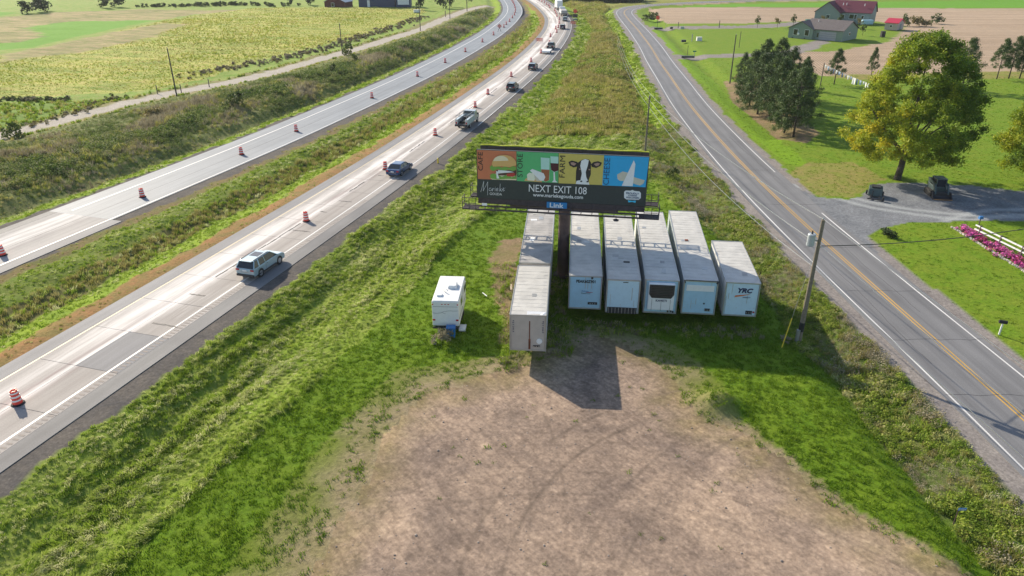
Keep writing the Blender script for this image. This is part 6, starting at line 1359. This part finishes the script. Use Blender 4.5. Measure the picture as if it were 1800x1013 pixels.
small('garbage_cart', 1422, 44, 3.0, 1.6, 1.9, plain('dark_green_plastic', (.01, .12, .07), .5), 'dark green dumpster left of the maroon-roofed house', 'dumpster'); small('burn_barrel', 1551, 65, 1.2, 1.2, 1.7, M['black'], 'black barrel on the lawn below the red-roofed shed', 'barrel')
small('propane_tank', 733, 22.5, 3.0, 1.4, 1.2, M['white'], 'white tank at the edge of the corn field below the barn', 'tank', .3); small('culvert_marker', 1157, 51.5, 3.0, 1.2, .5, M['dark'], 'dark culvert end at the upper driveway entrance', 'culvert'); small('culvert_marker', 1209, 101.5, 3.5, .9, .4, M['dark'], 'dark culvert end at the lower driveway entrance', 'culvert')
def post(px_, py_, h, m, label, cat='post', top=None, r=.06):
    g_ = G(px_, py_); t = empty('marker_post', (g_[0], g_[1], -.03), 0, label, cat); MB().bar((0, 0, 0), (0, 0, h), r * 2, n=6).build('post', m, t)
    if top: MB().box((0, -.06, h - top[1] / 2), (top[0], .05, top[1])).build('plate', top[2], t)
    return t
post(1216, 73, 2.2, M['steel'], 'grey pipe post between the dark box and the white cabinet', r=.14); post(1192, 50, 2.2, M['dark'], 'dark post beside the upper driveway', r=.1); post(1264, 49.5, 2.6, M['dark'], 'black post midway along the upper driveway', r=.12)
post(1155, 50, 4.2, M['dark'], 'orange-red plate on a post at the upper driveway entrance', 'road sign', (1.1, 1.2, M['orange'])); post(1170, 50.5, 2.0, M['steel'], 'thin grey stake right of the upper driveway entrance'); post(1220, 100, 1.6, M['steel'], 'green address plate at the lower driveway', 'address sign', (.9, .35, plain('sign_green', (.02, .2, .12), .5))); post(1208, 99, 2.8, M['dark'], 'thin dark stake at the lower driveway entrance')
post(1299, 84, 4.5, M['darkwood'], 'short thin pole behind the tall utility pole', r=.08); post(783, 30, 2.5, M['wood'], 'short post beside the end of the farm track', r=.15)
a_ = post(1676, 921, 1.1, M['rustpole'], 'small blue address sign in the weeds beside the county road', 'address sign', r=.03)
MB().box((.16, -.05, 1.08), (.42, .02, .16)).build('sign_plate', M['blue'], a_); text_mesh('plate_number', 'N2854', .34, .09, M['white'], a_, face_mx(.16, -.062, 1.08))
for b_ in ((277, 165, 'fence post stub where the farm track passes the corn corner'), (319, 163, 'grey post beside the nearest farm track pole'), (368, 153, 'thin post beside the farm track')): post(b_[0], b_[1], 1.7, M['darkwood'], b_[2], r=.1)
mb_ = empty('mailbox', (*G(1756, 588), -.02), math.radians(-20), 'black mailbox on a white post beside the county road', 'mailbox'); MB().bar((0, 0, 0), (0, 0, 1.05), .10).build('post', M['white'], mb_)
MB().prism([(-.12, 1.02), (.12, 1.02), (.12, 1.15), (.08, 1.24), (0, 1.27), (-.08, 1.24), (-.12, 1.15)], -.28, .28, 'yz').build('box', M['black'], mb_)
# red barn and the big blue-grey barn, top left
A_ = G(571, 14); C_ = G(600, 14.5); ang = math.atan2(*(C_ - A_)[::-1]); Lh = float(np.linalg.norm(C_ - A_)); rb_ = empty('small_barn', (A_[0], A_[1], 0), ang, 'small dark red barn with a blue-grey roof', 'barn'); gable(rb_, 0, Lh + 2, 0, 9, 2.6, 5.0, plain('barn_red', (.09, .02, .02), .8), plain('blue_grey_roof', (.22, .27, .33), .4, .4), 'y'); win(rb_, Lh * .5, 0, 1.4, 1.4, 1.6)
A_ = G(631, 13); C_ = G(722, 12.5); ang = math.atan2(*(C_ - A_)[::-1]); Lh = float(np.linalg.norm(C_ - A_)); bb_ = empty('large_barn', (A_[0], A_[1], 0), ang, 'large navy-walled barn with pale panels, cut by the top of the picture', 'barn'); NV = plain('navy_siding', (.025, .05, .11), .7)
gable(bb_, 0, Lh * .70, 0, 14, 6.0, 10, NV, M['steel'], 'x'); gable(bb_, Lh * .72, Lh, -1, 10, 5.0, 8, NV, M['steel'], 'x'); MB().box((Lh * .865, -1.06, 2.7), (Lh * .22, .1, 3.2)).build('sliding_door', M['white'], bb_); MB().box((Lh * .43, -.06, 5.2), (Lh * .5, .1, 1.3)).build('pale_panel', M['white'], bb_); MB().box((Lh * .19, -.06, 1.6), (1.2, .1, 3.0)).build('sliding_door', M['white'], bb_)

# ------------------------------------------------------------------ skid steer, attachment, clothesline, fence, flowers
ss = empty('skid_steer', (*G(1645, 342), -.02), math.radians(-8), 'black tracked loader with its bucket on the ground under the big maple', 'loader'); DKG = plain('loader_green_black', (.06, .09, .09), .45, .2)
for sx in (-1, 1):
    MB().prism([(-1.0, .1), (-.8, 0), (.8, 0), (1.05, .15), (1.05, .55), (.8, .7), (-.8, .7), (-1.05, .5)], sx * .85 - .2, sx * .85 + .2, 'yz').build('track', M['black'], ss)
    ar = MB(); ar.bar((sx * .72, 1.2, 1.75), (sx * .72, -.9, 1.45), .16, .2); ar.bar((sx * .72, -.9, 1.45), (sx * .72, -1.45, .45), .16, .22); ar.build('lift_arm', DKG, ss)
MB().box((0, .35, .85), (1.35, 2.1, .7)).build('body', DKG, ss, bevel=.06); MB().box((0, 1.1, 1.35), (1.3, .8, .8)).build('engine_cover', DKG, ss, bevel=.08)
cbm = MB()
for sx in (-1, 1):
    for ya in (-.75, .7): cbm.bar((sx * .55, ya, 1.1), (sx * .52, ya + .05, 2.1), .09)
    cbm.bar((sx * .53, -.72, 2.08), (sx * .53, .75, 2.08), .09)
cbm.box((0, 0, 2.12), (1.2, 1.55, .08)); cbm.build('cab_frame', DKG, ss); MB().box((0, .0, 1.6), (1.0, 1.35, .9)).build('cab_glass', M['glass'], ss)
MB().prism([(-1.35, .0), (-2.15, .02), (-2.15, .07), (-1.5, .12), (-1.35, .3), (-1.3, .75), (-1.36, .78), (-1.42, .72)], -1.05, 1.05, 'yz').build('bucket', M['dark'], ss); MB().box((0, -2.16, .05), (2.1, .12, .05)).build('cutting_edge', plain('worn_edge', (.42, .22, .08), .5), ss)
for sx in (-1, 1): MB().prism([(-1.35, .02), (-2.1, .05), (-1.42, .74)], sx * 1.05 - .03, sx * 1.05 + .03, 'yz').build('bucket_side', M['dark'], ss)
at = empty('loader_attachment', (*G(1537, 344), 0), math.radians(-25), 'dark mower attachment parked on the gravel left of the loader', 'machine')
MB().prism([(-.9, .15), (-.7, 1.0), (.5, 1.15), (.9, .85), (.9, .15)], -.75, .75, 'yz').build('deck_housing', DKG, at, bevel=.05); MB().box((0, .1, 1.15), (1.0, 1.1, .12)).build('cover', M['dark'], at); aw = MB(); aw.bar((-.5, -.9, .3), (-.5, -1.9, .1), .1); aw.bar((.5, -.9, .3), (.5, -1.9, .1), .1); aw.bar((-.8, -1.9, .12), (1.0, -1.9, .12), .12); aw.bar((-.3, -1.3, .1), (-.3, -1.3, 1.0), .1); aw.build('hitch_frame', M['dark'], at)
for p_ in ((.9, .4), (-.9, .4), (.9, -1.9)): MB().lathe([(.1, -.09), (.25, -.09), (.25, .09), (.1, .09)], 12, (p_[0], p_[1], .25), 'x').build('wheel', M['black'], at)
# clothesline
ca, cb_ = G(1442, 150), G(1553, 181); t = empty('clothesline', (ca[0], ca[1], 0), 0, 'clothesline strung from a post towards the big maple', 'clothesline'); za = hz((1442, 150), 113); vx = cb_ - ca; ln = float(np.linalg.norm(vx)); zb2 = 2.6
MB().bar((0, 0, -.1), (0, 0, za + .2), .18, n=8).build('post', M['darkwood'], t); MB().bar((vx[0], vx[1], -.1), (vx[0], vx[1], zb2 + .2), .16, n=8).build('post', M['darkwood'], t)
def lp(u): return (vx[0] * u, vx[1] * u, za + (zb2 - za) * u - .9 * 4 * u * (1 - u) * .35)
m = MB()
for i in range(16): m.bar(lp(i / 16), lp((i + 1) / 16), .03)
m.build('line', M['wire'], t)
LC = [plain('cloth_' + n, c, .9, var=.05, scale=6) for n, c in (('white', (.7, .72, .75)), ('pale_blue', (.35, .45, .62)), ('denim', (.10, .17, .30)), ('grey', (.35, .36, .4)))]
items = [('towel', 0), ('shirt', 1), ('shirt', 3), ('trousers', 2), ('towel', 0), ('shirt', 1), ('trousers', 2), ('shirt', 3), ('shirt', 0), ('towel', 1), ('sheet', 0), ('trousers', 2), ('shirt', 1), ('towel', 0), ('sheet', 0), ('trousers', 2), ('sheet', 1), ('sheet', 0), ('shirt', 3)]
for i, (kd, ci) in enumerate(items):
    u = .03 + .93 * i / len(items); p = Vector(lp(u)); du = Vector((vx[0], vx[1], 0)).normalized(); wd = {'towel': .5, 'shirt': .65, 'trousers': .45, 'sheet': 1.0}[kd]; hg = {'towel': .6, 'shirt': .75, 'trousers': 1.0, 'sheet': 1.1}[kd] * rnd.uniform(.85, 1.15)
    nn = Vector((-du.y, du.x, 0)); V = []; F_ = []
    for a in range(5):
        for b_ in range(4):
            if kd == 'shirt': k = 1.0 if b_ < 2 else .7
            elif kd == 'trousers': k = 1.0 - .1 * b_
            else: k = 1 - .04 * b_
            q = du * ((a / 4 - .5) * wd * k) + nn * (.10 * math.sin(a * 1.9 + i) * (b_ / 3)); V.append((q.x, q.y, -hg * b_ / 3))
    for a in range(4):
        for b_ in range(3):
            if kd == 'trousers' and b_ == 2 and a in (1, 2) and False: continue
            F_.append((a * 4 + b_, a * 4 + b_ + 1, (a + 1) * 4 + b_ + 1, (a + 1) * 4 + b_))
    mm = MB().add(V, F_); o = mm.build('laundry', LC[ci], None); so_ = o.modifiers.new('thickness', 'SOLIDIFY'); so_.thickness = .02; o.location = (ca[0] + p.x, ca[1] + p.y, p.z)
    tag(o, '%s %s on the clothesline, %s from its left post' % (['white', 'pale blue', 'denim blue', 'grey'][ci], kd, ORD[i]), 'laundry', 'laundry on the clothesline')
# white rail fence and flower bed
fa_, fb_ = G(1711, 411), G(1853, 482); fe = empty('rail_fence', (fa_[0], fa_[1], 0), 0, 'white two-rail fence with dark posts beside the pink flower bed', 'fence'); v_ = fb_ - fa_
for k in range(5): u = .07 + k * .27; MB().box((v_[0] * u, v_[1] * u, .55), (.14, .14, 1.2)).build('post', M['darkwood'], fe)
for z in (.55, .98):
    for k in range(4):
        a, b_ = .0 + k * .27, .0 + (k + 1) * .27; MB().bar((v_[0] * a, v_[1] * a, z), (v_[0] * (b_ - .005), v_[1] * (b_ - .005), z), .12, .12).build('rail', M['white'], fe)
FLR = bpy.data.materials.new; k_ = NT('petals'); a__ = k_.n("ShaderNodeAttribute", attribute_name='leaf'); k_.l(a__, 0, k_.b, 'Base Color'); k_.b.inputs['Roughness'].default_value = .7
bed0, bed1 = G(1682, 400), G(1815, 480); bt = empty('flower_bed', (bed0[0], bed0[1], 0), 0, 'long bed of pink flowers edged with pale stones along the white fence', 'flower bed'); bv = bed1 - bed0; cl = []
rsf = np.random.RandomState(77)
for i in range(110):
    u = rsf.rand(); off = rsf.normal(0, .42); n_ = np.array([-bv[1], bv[0]]) / np.linalg.norm(bv); p = bv * u + n_ * (off + .35); cl.append((p[0], p[1], .22, rsf.uniform(.22, .36), np.clip(.5 + .35 * math.sin(u * 14) + rsf.normal(0, .12), 0, 1)))
fm = crown_mesh('flowers', cl, 700, .06, [(.30, .02, .07), (.62, .05, .30), (.66, .16, .50), (.70, .10, .28)], 5, k_.m, .8, .5, .4); link(fm, bt); fm['kind'] = 'stuff'
lm = crown_mesh('leaves', [(c[0], c[1], .12, c[3], .3) for c in cl], 350, .07, BUSH_COLS, 6, LEAF, .6, .4, .4); link(lm, bt); lm['kind'] = 'stuff'
so2 = MB(); n_ = np.array([-bv[1], bv[0]]) / np.linalg.norm(bv)
for i in range(90):
    u = i / 89; p = bv * u - n_ * (.55 + rsf.normal(0, .05)); so2.box((p[0], p[1], .07), (.16 * rsf.uniform(.7, 1.2), .15, .14), rsf.rand(), taper=.7)
o = so2.build('edging_stones', plain('pale_stone', (.5, .46, .42), .9, var=.25), bt); o['kind'] = 'stuff'
g_ = G(1722, 408); o = empty('birdhouse', (g_[0] + .1, g_[1] + .6, 0), 0, 'small blue box on a post behind the end of the white fence', 'box'); MB().bar((0, 0, 0), (0, 0, 1.3), .08).build('post', M['darkwood'], o); MB().box((0, 0, 1.4), (.45, .35, .3), taper=.8).build('box', M['blue'], o, bevel=.02)

# ------------------------------------------------------------------ thin autumn haze
hz_m = bpy.data.materials.new('haze_air'); hz_m.use_nodes = True; hn = hz_m.node_tree; hn.nodes.clear(); ho = hn.nodes.new('ShaderNodeOutputMaterial'); hv = hn.nodes.new('ShaderNodeVolumePrincipled')
hv.inputs['Color'].default_value = (.86, .90, .95, 1); hv.inputs['Density'].default_value = .00010; hv.inputs['Anisotropy'].default_value = .2; hn.links.new(hv.outputs[0], ho.inputs['Volume'])
hb = MB().box((0, 760, 14.5), (2800, 1700, 37)).build('haze', hz_m); hb['kind'] = 'stuff'
